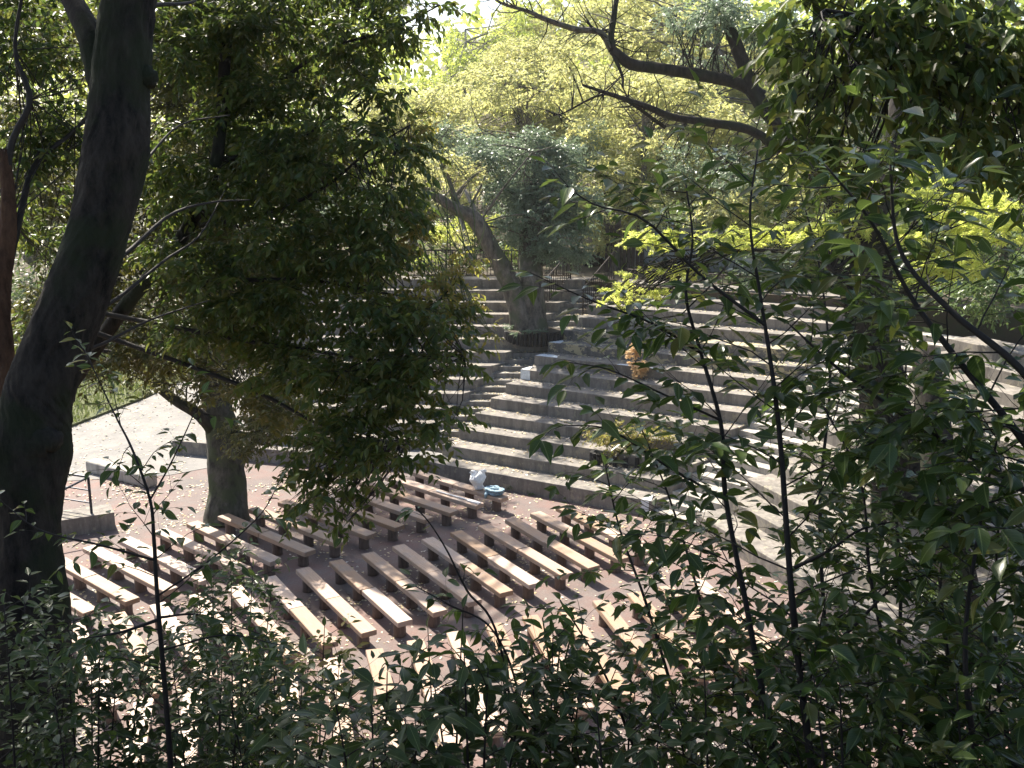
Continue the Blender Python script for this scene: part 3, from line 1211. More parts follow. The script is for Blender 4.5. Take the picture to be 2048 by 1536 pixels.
for j in range(nv):
    for i in range(nu):
        i2 = (i + 1) % nu
        mb.f.append((j * nu + i, j * nu + i2, (j + 1) * nu + i2, (j + 1) * nu + i))
mb.build('bag_body', M['bag'], bag)
for (x0, s_, h_) in ((0.06, 1, .10), (-0.10, -1, .05)):
    mb = MB()
    mb.tube([(x0, 0, 0.44), (x0 + 0.04 * s_, 0.01, 0.49 + h_ * .6), (x0 + 0.09 * s_, 0.02, 0.48 + h_), (x0 + 0.13 * s_, 0.03, 0.42 + h_)], [0.07, 0.05, 0.035, 0.045], 7, wob=0.4)
    mb.build('bag_handle', M['bag'], bag)

cpos = np.array([-0.30, 26.25]) + np.array([math.cos(Ld), math.sin(Ld)]) * 0.40 + np.array([math.cos(Ld - math.pi / 2), math.sin(Ld - math.pi / 2)]) * 0.17
cl = thing('folded_cloth', 'light blue crumpled towel lying on the bench beside the white bag', 'towel', (cpos[0], cpos[1], SEAT), rotz=Ld)
mb = crumple('c', 0.24, 0.17, 0.10, 0.6, 8)
mb.v = [(x, y, z + 0.082) for x, y, z in mb.v]
mb.build('towel_bundle', M['cloth'], cl)
mb = MB()
for k in range(4):
    mb.tube([(-0.2 + 0.02 * k, -0.10 + 0.05 * k, 0.10 + .02 * k), (0.0, -0.13 + 0.07 * k, 0.16 + .01 * k), (0.2, -0.08 + 0.05 * k, 0.10)], [0.03, 0.045, 0.03], 8, wob=0.15)
mb.build('towel_fold', M['cloth'], cl, smooth=True)
mb = MB()
mb.tube([(0.10, 0.12, 0.07), (0.12, 0.20, 0.0), (0.13, 0.205, -0.10)], [0.07, 0.06, 0.04], 6, wob=0.2)
mb.build('hanging_corner', M['cloth'], cl, smooth=True)

s2 = np.array([-0.30, 26.25]) + np.array([-0.648, -0.54]) + np.array([math.cos(Ld - math.pi / 2), math.sin(Ld - math.pi / 2)]) * 0.15
sk = thing('stick', 'long pale stick lying along the bench in front of the white bag', 'stick', (s2[0], s2[1], SEAT))
mb = MB()
d = np.array([math.cos(Ld + 0.04), math.sin(Ld + 0.04), 0])
mb.tube([d * 0.35 + [0, 0, 0.025], d * 1.6 + [0, 0, 0.025]], 0.022, 8)
mb.build('shaft', M['stick'], sk)
mb = MB()
mb.box(d * 0.22 + [0, 0, 0.02], (0.42, 0.12, 0.035), Ld + 0.04)
mb.build('head', M['stick'], sk)

# ---------------------------------------------------------------- litter of fallen leaves
def inside(n, x0, x1, y0, y1):
    return rng.uniform(x0, x1, n), rng.uniform(y0, y1, n)


LP = []
x, y = inside(26000, -12, 8, 14, 30)
wgt = 0.35 + 0.65 * np.exp(-((x + 1.0 - (y - 22) * 1.1) ** 2) / 3.0) + 0.5 * np.exp(-((y - 27.5) ** 2) / 6)
drift = np.array([mnoise.fractal(Vector((float(a_) * 1.1, float(b_) * 1.1, 0.3)), 0.9, 2.0, 4) for a_, b_ in zip(x, y)])
wgt = wgt * np.clip(0.35 + 1.9 * drift, 0.06, 1.6)
k = (rng.uniform(0, 1, len(x)) < wgt) & (0.5 * (x + 2.64) + 0.866 * (y - 29.64) < -0.1) & (y < 29.5)
LP.append(np.stack([x[k], y[k], np.full(k.sum(), 0.006)], 1))
for kk in range(1, 13):
    for fr, nper in ((A_front, 60), (B_front, 170)):
        f = fr(kk)
        g_ = fr(kk + 1)
        n_ = nper
        t = rng.uniform(0, 1, n_)
        s = rng.uniform(0.25, 1, n_) ** 0.6 * 0.95
        if fr is A_front:
            P0 = np.array(f[0]) * (1 - t)[:, None] + np.array(f[1]) * t[:, None]
            P1 = np.array(g_[0]) * (1 - t)[:, None] + np.array(g_[1]) * t[:, None]
        else:
            P0 = np.array(f[0]) * (1 - t)[:, None] + np.array(f[1]) * t[:, None]
            P1 = np.array(g_[0]) * (1 - t)[:, None] + np.array(g_[1]) * t[:, None]
        Pq = P0 * (1 - s)[:, None] + P1 * s[:, None]
        LP.append(np.column_stack([Pq, np.full(n_, ZT(kk) + 0.008)]))
for j in range(1, 24):
    s_ = 1.5 + j * 0.5
    z = ZT(s_ - 0.75)
    a0 = A_c(s_ + 0.1)
    a2 = A_c(s_ + 0.45)
    n_ = 55
    t = rng.uniform(0, 1, n_)
    yy = a0[1] + (a2[1] - a0[1]) * t
    xa = a0[0] + (a2[0] - a0[0]) * t
    xb = -2.64 + 0.485 * (yy - 29.64) / 0.62
    xx = xa + (xb - xa) * rng.uniform(0.03, 0.95, n_)
    LP.append(np.column_stack([xx, yy, np.full(n_, z + 0.008)]))
x, y = inside(2600, -19, -10, 27, 45)
LP.append(np.stack([x, y, np.full(len(x), 0.02)], 1))
P = np.concatenate(LP)
N = len(P)
a = rng.uniform(0, 2 * math.pi, N)
D = np.stack([np.cos(a), np.sin(a), rng.normal(0, 0.12, N)], 1)
U = np.stack([rng.normal(0, .3, N), rng.normal(0, .3, N), np.ones(N)], 1)
V, Q = diamond_mesh_data(P, D, U, rng.uniform(0.045, 0.115, N), 0.62)
V[:, 2] += 0.006
o = link('fallen_leaves', quadmesh('fallen_leaves', V, Q), M['litter'], kind='stuff')
tag(o, 'pale dry leaves strewn over the plaza, path and steps', 'fallen leaves')

# ================================================================ TREES
# ---- forked tree standing in the stair
fp = np.array([0.78, 35.35, 3.5])
ft = thing('forked_tree', 'forked grey tree in the log ringed bed at the stair, one stem leaning left', 'tree', fp)
k = 36.2
trunk(ft, [W(1062, 672, k), W(1064, 630, k), W(1062, 560, k), W(1058, 480, k + .3), W(1066, 400, k + .4), W(1072, 340, k + .5), W(1080, 290, k + .6)],
      [0.66, 0.50, 0.43, 0.36, 0.26, 0.14, 0.04], M['bark_grey'], sides=40, n=90, furrow=.14)
_, PL = trunk(ft, [W(1050, 665, k - .1), W(1040, 620, k - .1), W(1022, 570, k - .2), W(985, 500, k - .6), W(950, 440, k - .9), W(915, 420, k - 1.2), W(880, 398, k - 1.6), W(845, 372, k - 2)],
              [0.50, 0.42, 0.36, 0.30, 0.27, 0.21, 0.17, 0.10], M['bark_grey'], 'leaning_stem', sides=36, n=100, furrow=.16)
_, PB = trunk(ft, [W(918, 420, k - 1.2), W(905, 380, k - 1.3), W(890, 340, k - 1.4), W(880, 315, k - 1.4)], [0.12, 0.08, 0.06, 0.03], M['bark_grey'], 'limb', 8, 10, 0.04)
trunk(ft, [W(905, 400, k - 1.2), W(925, 375, k - 1.2), W(950, 350, k - 1.2), W(972, 338, k - 1.2)], [0.09, 0.06, 0.04, 0.02], M['bark_grey'], 'limb', 8, 10, 0.04)
nodes = [W(1062, v, k) for v in (540, 480, 420, 360, 300)] + list(PL[54::10])
crown(ft, [B(1060, 440, k, 75, 70, 1.3), B(1120, 480, k, 70, 50, 1.2, 1.2), B(1090, 380, k + .5, 80, 60, 1.4), B(1010, 390, k + .4, 45, 55, 1.0, .8),
           B(1060, 310, k + 1, 100, 60, 1.6), B(1150, 420, k + .5, 50, 60, 1.2, .9), B(960, 300, k + .5, 70, 50, 1.3, .7)],
      0.13, M['lf_grey'], limbs=nodes, limbmat=M['bark_grey'], cover=6, nleaf=10, lod=True)
crown(ft, [B(880, 330, k - 1.4, 50, 40, 0.9, .8), B(850, 360, k - 2, 40, 30, 0.8, .8), B(910, 470, k - .9, 45, 25, .7, .4), B(950, 345, k - 1.2, 35, 25, .6, .6)],
      0.12, M['lf_yel'], limbs=list(PB) + list(PL[-14::3]), limbmat=M['bark_grey'], cover=2.2, name='fresh_foliage')
# ring of upright black logs round its bed
lg = thing('log_edging', 'ring of short black upright logs round the forked tree bed', 'log edging', fp)
import bmesh
for i in range(26):
    a = math.pi * (0.95 + 1.25 * i / 25)
    rx, ry = 1.0, 0.72
    p = (math.cos(a) * rx, math.sin(a) * ry)
    mb = MB()
    hh = 0.12 + random.uniform(-0.02, 0.03)
    zb = -0.28 - 0.22 * max(0.0, -math.sin(a))
    mb.tube([(p[0], p[1], zb), (p[0], p[1], hh - 0.18)], 0.065, 9)
    mb.build('log', M['log'], lg)
mb = MB()
mb.prism([(math.cos(2 * math.pi * i / 20) * 0.96, math.sin(2 * math.pi * i / 20) * 0.68) for i in range(20)], -0.3, -0.03)
mb.build('bed_soil', M['soil'], lg)
bs = thing('ground_ivy', 'small dark leafy plants growing at the foot of the forked tree', 'plant', fp)
crown(bs, [((0.78, 34.75, 3.52), (0.9, 0.25, 0.10)), ((0.0, 35.3, 3.6), (0.3, 0.4, 0.14))], 0.08, M['lf_grey'], cover=2.5, nleaf=6)


# ---- background trees
def bg_tree(label, u, v0, Z, stem_r, lean, blobs, mt, leaf=0.17, bark='bark_grey', cover=2.6, name='broadleaf_tree', group='trees behind the terraces', maple=False, zg=None, clump=.30, flat=.8):
    base = W(u, v0, Z)
    if zg is not None:
        base = base.copy()
        base[2] = zg
    t = thing(name, label, 'tree', base, group)
    cx = np.mean([b_[0] for b_ in blobs], 0)
    topz = max(b_[0][2] - b_[1][2] * 0.1 for b_ in blobs)
    pts = [base, base * 0.6 + np.array([cx[0], cx[1], base[2] + (topz - base[2]) * .35]) * 0.4 + [lean * .3, 0, 0], np.array([cx[0], cx[1], base[2] + (topz - base[2]) * .7]), np.array([cx[0], cx[1], topz])]
    _, P = trunk(t, pts, [stem_r * 1.3, stem_r, stem_r * .5, stem_r * .06], M[bark], sides=9, n=12)
    crown(t, blobs, leaf, mt, limbs=list(P[3:]), limbmat=M[bark], cover=cover * 1.9, nleaf=10, twig=False, maple=maple, lod=True, limb_r=stem_r * .22, clump=clump, flat=flat)
    return t


G = 'trees behind the terraces'
bg_tree('tall yellow green tree in the centre background above the forked tree', 1010, 520, 52, 0.32, 0, [B(1020, 230, 52, 120, 90, 3.2), B(940, 330, 51, 90, 80, 3), B(1100, 150, 53, 130, 90, 3), B(1000, 130, 54, 110, 80, 3), B(1130, 270, 52, 100, 80, 3)], M['lf_yel'], zg=4.8)
bg_tree('yellow green tree standing close behind the left part of the fence', 830, 540, 43.5, 0.2, 0, [B(870, 205, 43, 80, 45, 2.4, .8), B(760, 230, 43, 90, 60, 2.6, 1.1)], M['lf_yel'], leaf=.17, zg=4.8, cover=2.2)
bg_tree('yellow green tree standing close behind the forked tree', 1075, 540, 43.5, 0.2, 0, [B(1000, 170, 43, 80, 45, 2.6, .8), B(1110, 180, 43, 90, 50, 2.6, .8)], M['lf_yel'], leaf=.17, zg=4.8, cover=2.2)
bg_tree('yellow green tree standing close behind the top of the right hand steps', 1300, 540, 42.5, 0.2, 0, [B(1230, 180, 42, 90, 55, 2.6, .9), B(1350, 190, 41, 90, 60, 2.6, 1)], M['lf_yel'], leaf=.17, zg=4.8, cover=2.2)
bg_tree('grey green tree beside the forked tree, darker than its neighbours', 1120, 500, 44, 0.28, 0, [B(1120, 380, 44, 80, 80, 2.2), B(1170, 300, 45, 80, 70, 2.4), B(1030, 330, 45, 90, 70, 2.4), B(900, 270, 46, 80, 60, 2.2, .9)], M['lf_grey'], zg=4.8)
bg_tree('yellow tree with golden leaves behind the pale shed', 1330, 520, 44, 0.3, 0, [B(1330, 330, 44, 120, 80, 2.8), B(1260, 400, 43, 70, 70, 2.2), B(1420, 260, 45, 120, 90, 3), B(1300, 210, 46, 110, 80, 3), B(1200, 470, 42, 40, 50, 1.4), B(1230, 300, 44, 80, 80, 2.4)], M['lf_yel'], zg=4.8)
bg_tree('tall golden tree filling the upper right background', 1420, 520, 50, 0.35, 0, [B(1370, 60, 50, 140, 80, 3.5, .8), B(1250, 40, 52, 120, 70, 3, .8), B(1500, 130, 50, 130, 100, 3.2), B(1560, 280, 48, 120, 100, 3), B(1480, 380, 46, 110, 80, 3), B(1420, 470, 44, 90, 50, 2)], M['lf_yel'], zg=4.8)
bg_tree('bright lime tree far behind at the upper left of centre, under the sky', 900, 520, 75, 0.3, 0, [B(900, 150, 75, 80, 50, 3.5, .8), B(960, 100, 76, 70, 60, 3.5, .7), B(850, 210, 74, 70, 50, 3, .9), B(1010, 60, 78, 70, 70, 3.5, .7)], M['lf_lime'], leaf=0.26, bark='bark_pale', cover=1.7, zg=6.5)
bg_tree('pale yellow tree behind the left fence end', 860, 540, 58, 0.25, 0, [B(850, 290, 58, 90, 70, 2.8), B(800, 380, 57, 80, 70, 2.6), B(890, 400, 56, 60, 60, 2.2, .8), B(930, 210, 60, 100, 50, 3, .8)], M['lf_yel'], zg=5.2)
bg_tree('small lime maple with tiered branches behind the left fence', 900, 545, 46, 0.10, 0, [B(900, 468, 46, 60, 14, 1.1), B(955, 440, 47, 40, 18, 1.1, .8), B(1000, 500, 46, 40, 16, 1, .7)], M['lf_maple'], leaf=0.13, cover=2.2, maple=True, zg=4.8, bark='bark', name='maple_tree')
bg_tree('low lime maple bush against the back of the left fence', 920, 556, 43.5, 0.08, 0, [B(915, 535, 43.5, 60, 18, .8), B(985, 538, 43.5, 35, 20, .8)], M['lf_maple'], leaf=0.12, cover=2.5, maple=True, zg=4.8, bark='bark', name='maple_bush')
bg_tree('dark evergreen hidden behind the left end of the fence', 760, 540, 50, 0.25, 0, [B(800, 500, 50, 80, 50, 2, 1), B(720, 440, 50, 80, 70, 2.4), B(870, 505, 52, 50, 25, 1.6, .8)], M['lf_grey'], zg=4.8)
bg_tree('yellow green tree beside the pale shed, above the right hand steps', 1560, 560, 38, 0.2, 0, [B(1500, 420, 38, 90, 70, 2), B(1600, 380, 38, 100, 80, 2), B(1640, 500, 37, 80, 60, 1.6)], M['lf_yel'], zg=4.8)
bg_tree('fresh green tree at the right, behind the glowing maple', 1800, 560, 34, 0.2, 0, [B(1760, 400, 34, 110, 90, 2), B(1880, 330, 34, 110, 90, 2), B(1850, 520, 33, 110, 60, 1.6)], M['lf_lime'], leaf=.15, zg=4.8, cover=1.8)
bg_tree('mid green tree at the right edge, behind the right hand steps', 2010, 620, 30, 0.2, 0, [B(1990, 480, 30, 100, 90, 1.6), B(2060, 380, 30, 90, 90, 1.6), B(1970, 590, 29, 110, 45, 1.2)], M['lf_mid'], leaf=.15, zg=4.8, cover=1.8)
bg_tree('golden bushy tree between the shed and the forked tree', 1230, 520, 41, 0.18, 0, [B(1225, 350, 41, 70, 60, 1.6), B(1290, 430, 41, 70, 50, 1.5), B(1200, 440, 41, 35, 40, 1)], M['lf_yel'], zg=4.8, cover=2.0)
for (u, v, Z, ru, rv, dz, cm, mt, lab) in [
    (900, 60, 95, 60, 40, 4, .35, 'lf_lime', 'thin pale tree on the far hill just under the sky'),
    (1080, 40, 90, 110, 70, 5, 1.0, 'lf_yel', 'hazy yellow tree far behind, top centre'),
    (1250, 10, 88, 140, 80, 5, 1.0, 'lf_yel', 'hazy yellow tree far behind, right of top centre'),
    (1000, 230, 85, 150, 90, 5, 1.0, 'lf_lime', 'far lime tree behind the central yellow tree'),
    (780, 250, 80, 120, 100, 5, 1.0, 'lf_lime', 'far lime tree behind the dark drooping tree'),
    (820, 420, 70, 140, 80, 4, 1.0, 'lf_mid', 'green tree behind the left fence end'),
    (1250, 200, 80, 200, 130, 5, 1.0, 'lf_yel', 'broad yellow tree at the back of the grove'),
    (1450, 330, 70, 200, 130, 5, 1.0, 'lf_mid', 'green tree at the back right of the grove'),
    (1750, 200, 60, 220, 200, 4, 1.0, 'lf_mid', 'large green tree at the far right of the grove'),
    (1980, 330, 52, 160, 200, 4, 1.0, 'lf_grey', 'grey green tree at the right edge of the grove'),
    (560, 330, 70, 180, 150, 5, 1.0, 'lf_mid', 'green tree far behind at left'),
    (300, 330, 62, 180, 170, 5, .8, 'lf_olive', 'olive tree far behind at left'),
    (60, 330, 58, 160, 190, 5, .8, 'lf_olive', 'olive tree at the far left edge'),
    (150, 620, 52, 190, 120, 4, 1.0, 'lf_mid', 'green bushes and tree beyond the lawn'),
    (480, 620, 54, 190, 110, 4, 1.0, 'lf_mid', 'green tree beyond the path at left'),
    (700, 600, 56, 130, 90, 4, 1.0, 'lf_grey', 'dark tree beyond the left end of the steps')]:
    bg_tree(lab, u, 560, Z, 0.3, 0, [B(u, v, Z, ru, rv, dz, cm), B(u + ru * .5, v + rv * .6, Z - 2, ru * .6, rv * .6, dz * .7, cm)], M[mt], leaf=0.30 if Z > 65 else 0.24, cover=1.9, zg=3.5)

# the far wood on the hill, one mass, open to the sky above the lime tree
n = 60000
uu = rng.uniform(-250, 2300, n)
vv_ = rng.uniform(-260, 560, n)
zz_ = rng.uniform(88, 125, n)
topv = np.where((uu > 800) & (uu < 1000), 40 + 60 * np.sin(uu * .02) ** 2 + 30 * np.sin(uu * .11), -60 + 120 * np.clip(1 - np.abs(uu - 900) / 330, 0, 1) + 20 * np.sin(uu * .06))
kp = vv_ > topv
uu, vv_, zz_ = uu[kp], vv_[kp], zz_[kp]
x_ = (uu - 1024) / F * zz_
y_ = -(vv_ - 768) / F * zz_
P = np.stack([x_, zz_ * CP + y_ * SP, H - zz_ * SP + y_ * CP], 1)
P = P + rng.normal(0, .5, P.shape)
V, Q = diamond_mesh_data(P, rng.normal(0, 1, P.shape), rng.normal(0, 1, P.shape), rng.uniform(.6, 1.2, len(P)), .7)
o = link('far_wood', quadmesh('far_wood', V, Q), M['lf_lime'], kind='stuff')
tag(o, 'pale green wood on the hill far behind everything', 'wood')
# undergrowth on the banks
n = 60000
gx = np.concatenate([rng.uniform(-45, 45, n), rng.uniform(2, 34, 34000)])
gy = np.concatenate([rng.uniform(-2, 80, n), rng.uniform(28, 62, 34000)])
gz = terrain(gx, gy)
kp = (gz > 0.3) & ~((gy > 38) & (gy < 41.0) & (gx > -16) & (gx < 10)) & ~((gx > -4) & (gx < 8) & (gy < 3)) & ~((gx > 2.0) & (gx < 4.6) & (gy < 52) & (gy > 36)) & ~((gx > -16) & (gx < 16) & (gy < 31 + 7.6 * (gx < 3)) & (gy > 20)) & ~((gz > 4) & (0.5 * (gx - 4) + 0.866 * (gy - 37.2) < 0.6) & (gx > -16)) & ~((gx < -9) & (gx > -20) & (gy < 50) & (gy > 26))
ins = (gz > 4) & (gx > -9) & (gx < 22) & (gy < 60) & (gy > 36)
gz = np.where(ins, np.maximum(gz, 4.8), gz)
gx, gy, gz = gx[kp], gy[kp], gz[kp]
P = np.stack([gx, gy, gz + rng.uniform(0, .35, len(gx))], 1)
D = np.stack([rng.normal(0, 1, len(gx)), rng.normal(0, 1, len(gx)), rng.uniform(-.1, .9, len(gx))], 1)
V, Q = diamond_mesh_data(P, D, rng.normal(0, .5, P.shape) + [0, 0, 1], rng.uniform(.14, .42, len(gx)), .6)
o = link('undergrowth', quadmesh('undergrowth', V, Q), M['lf_mid'], kind='stuff')
tag(o, 'low green ground cover on the wooded banks', 'undergrowth')

# pale leaning trunks behind the fence
for (pts, r_, lab) in [([(1010, 520), (975, 470), (955, 430), (930, 380)], .13, 'slim pale trunk leaning left behind the forked tree'),
                       ([(945, 480), (925, 450), (915, 430)], .08, 'thin pale trunk just left of the leaning stem'),
                       ([(1128, 560), (1112, 500), (1108, 440)], .13, 'pale upright trunk behind the stair head'),
                       ([(1180, 575), (1205, 500), (1210, 440), (1215, 380)], .28, 'thick dark trunk behind the stair rail')]:
    p0 = W(*pts[0], 43)
    p0[2] = 4.7
    t = thing('bare_trunk', lab, 'tree', p0, 'bare trunks behind the fence')
    trunk(t, [p0] + [W(a, c_, 43.3) for a, c_ in pts[1:]], [r_ * 1.2, r_, r_ * .5], M['bark_pale'] if r_ < .2 else M['bark'], sides=10, n=12)

for (u, v, Z, ru, rv, lab) in [(850, 520, 42.5, 45, 18, 'lime maple bush behind the left end of the fence'), (1040, 500, 44, 50, 26, 'lime maple behind the fence, between the two stems of the forked tree'), (870, 455, 48, 60, 16, 'flat topped lime maple above the left part of the fence')]:
    p0 = W(u, v, Z)
    p0[2] = 4.8
    t = thing('maple_bush', lab, 'maple', p0, 'lime maples behind the fence')
    crown(t, [B(u, v, Z, ru, rv, 1.0)], 0.14, M['lf_lime'], cover=3.0, nleaf=8, limbs=[p0], limb_r=.03, limbmat=M['twig'], lod=True, flat=.5)
# shrubs behind the fence and stones
for (u, v, Z, ru, rv, mt, lab) in [(985, 552, 41.5, 45, 16, 'lf_mid', 'green shrub behind the fence left of the forked tree'),
                                   (850, 545, 42, 50, 20, 'lf_mid', 'low shrub behind the left part of the fence'),
                                   (1050, 548, 42, 40, 20, 'lf_mid', 'green shrub behind the fence right of the forked tree'),
                                   (1530, 560, 36, 60, 70, 'lf_grey', 'grey green bush at the top of the right hand steps'),
                                   (1600, 500, 38, 110, 90, 'lf_mid', 'tall green bush behind the right hand steps')]:
    p0 = W(u, v + rv, Z)
    t = thing('shrub', lab, 'shrub', p0, 'shrubs above the steps')
    crown(t, [B(u, v, Z, ru, rv, ru * Z / F * .7)], 0.12, M[mt], cover=2.8, nleaf=8, limbs=[p0], limb_r=.02, limbmat=M['twig'])

# ---- the big limb tree at upper right (dark limbs reaching left)
lt = thing('limb_tree', 'dark tree at upper right with long bare limbs reaching left', 'tree', W(1560, 620, 30))
k = 27
trunk(lt, [W(1760, 640, k + 1), W(1690, 450, k + 1), W(1580, 280, k), W(1510, 190, k), W(1480, 110, k), W(1455, 40, k), W(1440, -60, k)],
      [.16, .18, .20, .20, .18, .15, .12], M['bark'], sides=12, n=30, wob=.06)
_, L1 = trunk(lt, [W(1525, 195, k), W(1480, 168, k), W(1400, 150, k - .2), W(1320, 137, k - .5), W(1262, 128, k - .8), W(1225, 100, k - 1)],
              [.19, .16, .16, .15, .15, .12], M['bark'], 'limb', 10, 24, .07)
_, L2 = trunk(lt, [W(1225, 103, k - 1), W(1222, 70, k - 1), W(1230, 20, k - 1), W(1236, -40, k - 1)], [.11, .09, .07, .05], M['bark'], 'limb', 8, 12, .06)
_, L3 = trunk(lt, [W(1225, 100, k - 1), W(1200, 65, k - 1), W(1150, 58, k - 1.2), W(1090, 38, k - 1.4), W(1055, 22, k - 1.5), W(1000, 5, k - 1.5), W(960, -30, k - 1.6)],
              [.10, .08, .075, .065, .05, .035, .02], M['bark_grey'], 'limb', 8, 24, .06)
_, L4 = trunk(lt, [W(1560, 300, k), W(1500, 260, k - .3), W(1420, 245, k - .5), W(1350, 235, k - .8), W(1290, 212, k - 1), W(1210, 185, k - 1.2), W(1165, 170, k - 1.4)],
              [.14, .12, .11, .09, .08, .05, .03], M['bark'], 'limb', 8, 24, .07)
_, L5 = trunk(lt, [W(1228, 112, k - 1), W(1244, 150, k - 1), W(1246, 175, k - 1.1)], [.06, .04, .03], M['bark'], 'limb', 6, 8, .05)
_, L6 = trunk(lt, [W(1330, 255, k - .6), W(1250, 200, k - 1), W(1200, 190, k), W(1130, 225, k), W(1105, 232, k)], [.05, .04, .035, .025, .012], M['bark'], 'limb', 6, 14, .05)
tw = MB()
for i in range(90):
    src = random.choice([L1, L2, L3, L3, L4, L6])
    p = src[random.randrange(2, len(src))]
    d = nrm(np.array([random.uniform(-1, .3), random.uniform(-.5, .5), random.uniform(-.4, 1)]))
    L = random.uniform(.4, 1.6)
    pp = [p]
    for q in range(4):
        d = nrm(d + rng.normal(0, .25, 3))
        pp.append(pp[-1] + d * L / 4)
    tw.tube([x - np.array(lt.location) for x in pp], [.02, .016, .012, .009, .005], 4, cap=False)
tw.build('twigs', M['bark'], lt, kind='stuff')
crown(lt, [B(1380, 40, k, 60, 45, 1.2, .8), B(1450, 30, k - 1, 80, 60, 1.5), B(1540, 60, k, 80, 80, 1.6), B(1400, 110, k + 1, 60, 30, 1, .6), B(1470, 330, k + 1, 70, 60, 1.6, .5), B(1370, 330, k + 1, 60, 50, 1.2, .45)],
      0.11, M['lf_grey'], limbs=list(L1) + list(L2[:6]) + list(L4), limbmat=M['bark'], cover=4.0, lod=True)
crown(lt, [B(1130, 130, k, 70, 60, 1.2, .5), B(1180, 240, k, 70, 40, 1.2, .45), B(1300, 270, k, 60, 30, 1, .6), B(1290, 90, k, 60, 50, 1, .5)],
      0.11, M['lf_yel'], limbs=list(L3) + list(L4) + list(L6), limbmat=M['bark'], cover=2.6, name='yellow_foliage', lod=True)

# ---- maples glowing at right
mp = thing('maple_tree', 'glowing yellow green maple spreading over the right hand steps', 'maple', W(1700, 640, 24))
_, P = trunk(mp, [W(1705, 700, 24), W(1690, 600, 24), W(1640, 520, 23.5), W(1500, 500, 23), W(1350, 520, 23)], [.10, .08, .06, .04, .02], M['bark'], sides=8, n=20)
crown(mp, [B(1260, 585, 23, 75, 18, .9, 1.1), B(1230, 598, 23, 40, 10, .5, .8), B(1330, 540, 23.3, 80, 18, 1), B(1300, 480, 23.6, 100, 28, 1.1), B(1430, 480, 23.5, 110, 30, 1.2), B(1560, 460, 24, 110, 28, 1.3),
           B(1700, 440, 24, 120, 40, 1.5), B(1850, 470, 24, 130, 45, 1.6), B(1980, 440, 24, 110, 60, 1.6), B(1900, 540, 24, 120, 25, 1.3), B(1250, 625, 23, 30, 8, .4, .7), B(1700, 370, 24.5, 110, 30, 1.3, .7), B(1900, 380, 24.5, 120, 40, 1.5, .8)],
      0.12, M['lf_maple'], limbs=list(P), limbmat=M['bark'], cover=2.3, maple=True, nleaf=7, flat=.4, droop=.25, limb_r=.03)

# ---- ivy covered trees on the right hand steps
iv = thing('ivy_tree', 'leaning tree trunk wrapped in green ivy on the right hand steps', 'tree', W(1790, 1010, 24))
trunk(iv, [W(1800, 1060, 24), W(1790, 900, 24), W(1765, 780, 24), W(1745, 640, 24), W(1750, 480, 24), W(1790, 300, 24), W(1820, 100, 24)], [.65, .60, .55, .50, .45, .35, .25], M['bark'], sides=36, n=90, furrow=.16)
crown(iv, [B(1780, 930, 23.6, 75, 60, .8), B(1800, 1040, 23.6, 85, 60, .8), B(1750, 860, 23.6, 50, 40, .6, .8), B(1760, 620, 23.6, 70, 60, .8, .6), B(1730, 720, 23.6, 50, 60, .7, .35)],
      0.10, M['lf_mid'], cover=2.6, limbs=[W(1790, v, 24) for v in (1000, 900)], limbmat=M['bark'], nleaf=7)
iv2 = thing('ivy_tree', 'second ivy grown trunk, lower right, leaning towards the plaza', 'tree', W(1930, 1330, 19))
trunk(iv2, [W(1950, 1400, 19), W(1925, 1250, 19), W(1905, 1120, 19), W(1885, 1000, 19.2), W(1870, 850, 19.5), W(1850, 700, 20)], [.42, .38, .36, .33, .3, .25], M['bark'], sides=14, n=26, wob=.08)
crown(iv2, [B(1890, 1180, 18.7, 60, 50, .5, .7), B(1920, 1290, 18.7, 50, 40, .5, .7)], 0.09, M['lf_mid'], cover=2.2, nleaf=7)

# planter with shrubs on the second tier
pp = at(1270, 925, ZT(2))
pl = thing('log_planter', 'black log edged planter with leafy shrubs on the low concrete steps', 'planter', pp)
for i in range(24):
    a = i / 24 * 2 * math.pi
    mb = MB()
    mb.tube([(math.cos(a) * 1.25, math.sin(a) * .5 , -.05), (math.cos(a) * 1.25, math.sin(a) * .5, .32)], .07, 8)
    mb.build('log', M['log'], pl)
crown(pl, [(pp + [-.6, 0, .75], (.85, .5, .5), 1), (pp + [.5, 0, .65], (.8, .5, .5), 1), (pp + [0, 0, .95], (.7, .4, .4), .7)], 0.085, M['lf_tip'], cover=2.2, limbs=[pp], limbmat=M['twig'], limb_r=.015, nleaf=7)
# orange young maple
op = at(1272, 800, ZT(5))
om = thing('orange_sapling', 'thin young maple with pale orange leaves standing on the steps', 'sapling', op)
_, P = trunk(om, [op, op + [0, 0, .6], op + [-.05, 0, 1.2], op + [-.12, 0, 1.75]], [.015, .012, .009, .004], M['twig'], 'stem', 5, 10)
crown(om, [(op + [0.0, 0, 1.05], (.45, .35, .28), 1), (op + [-.1, 0, 1.5], (.2, .2, .35), 1.1), (op + [.05, 0, .65], (.3, .25, .2), .5)], 0.065, M['lf_orange'], cover=3.0, limbs=list(P), limb_r=.006, limbmat=M['twig'], maple=True, nleaf=5)
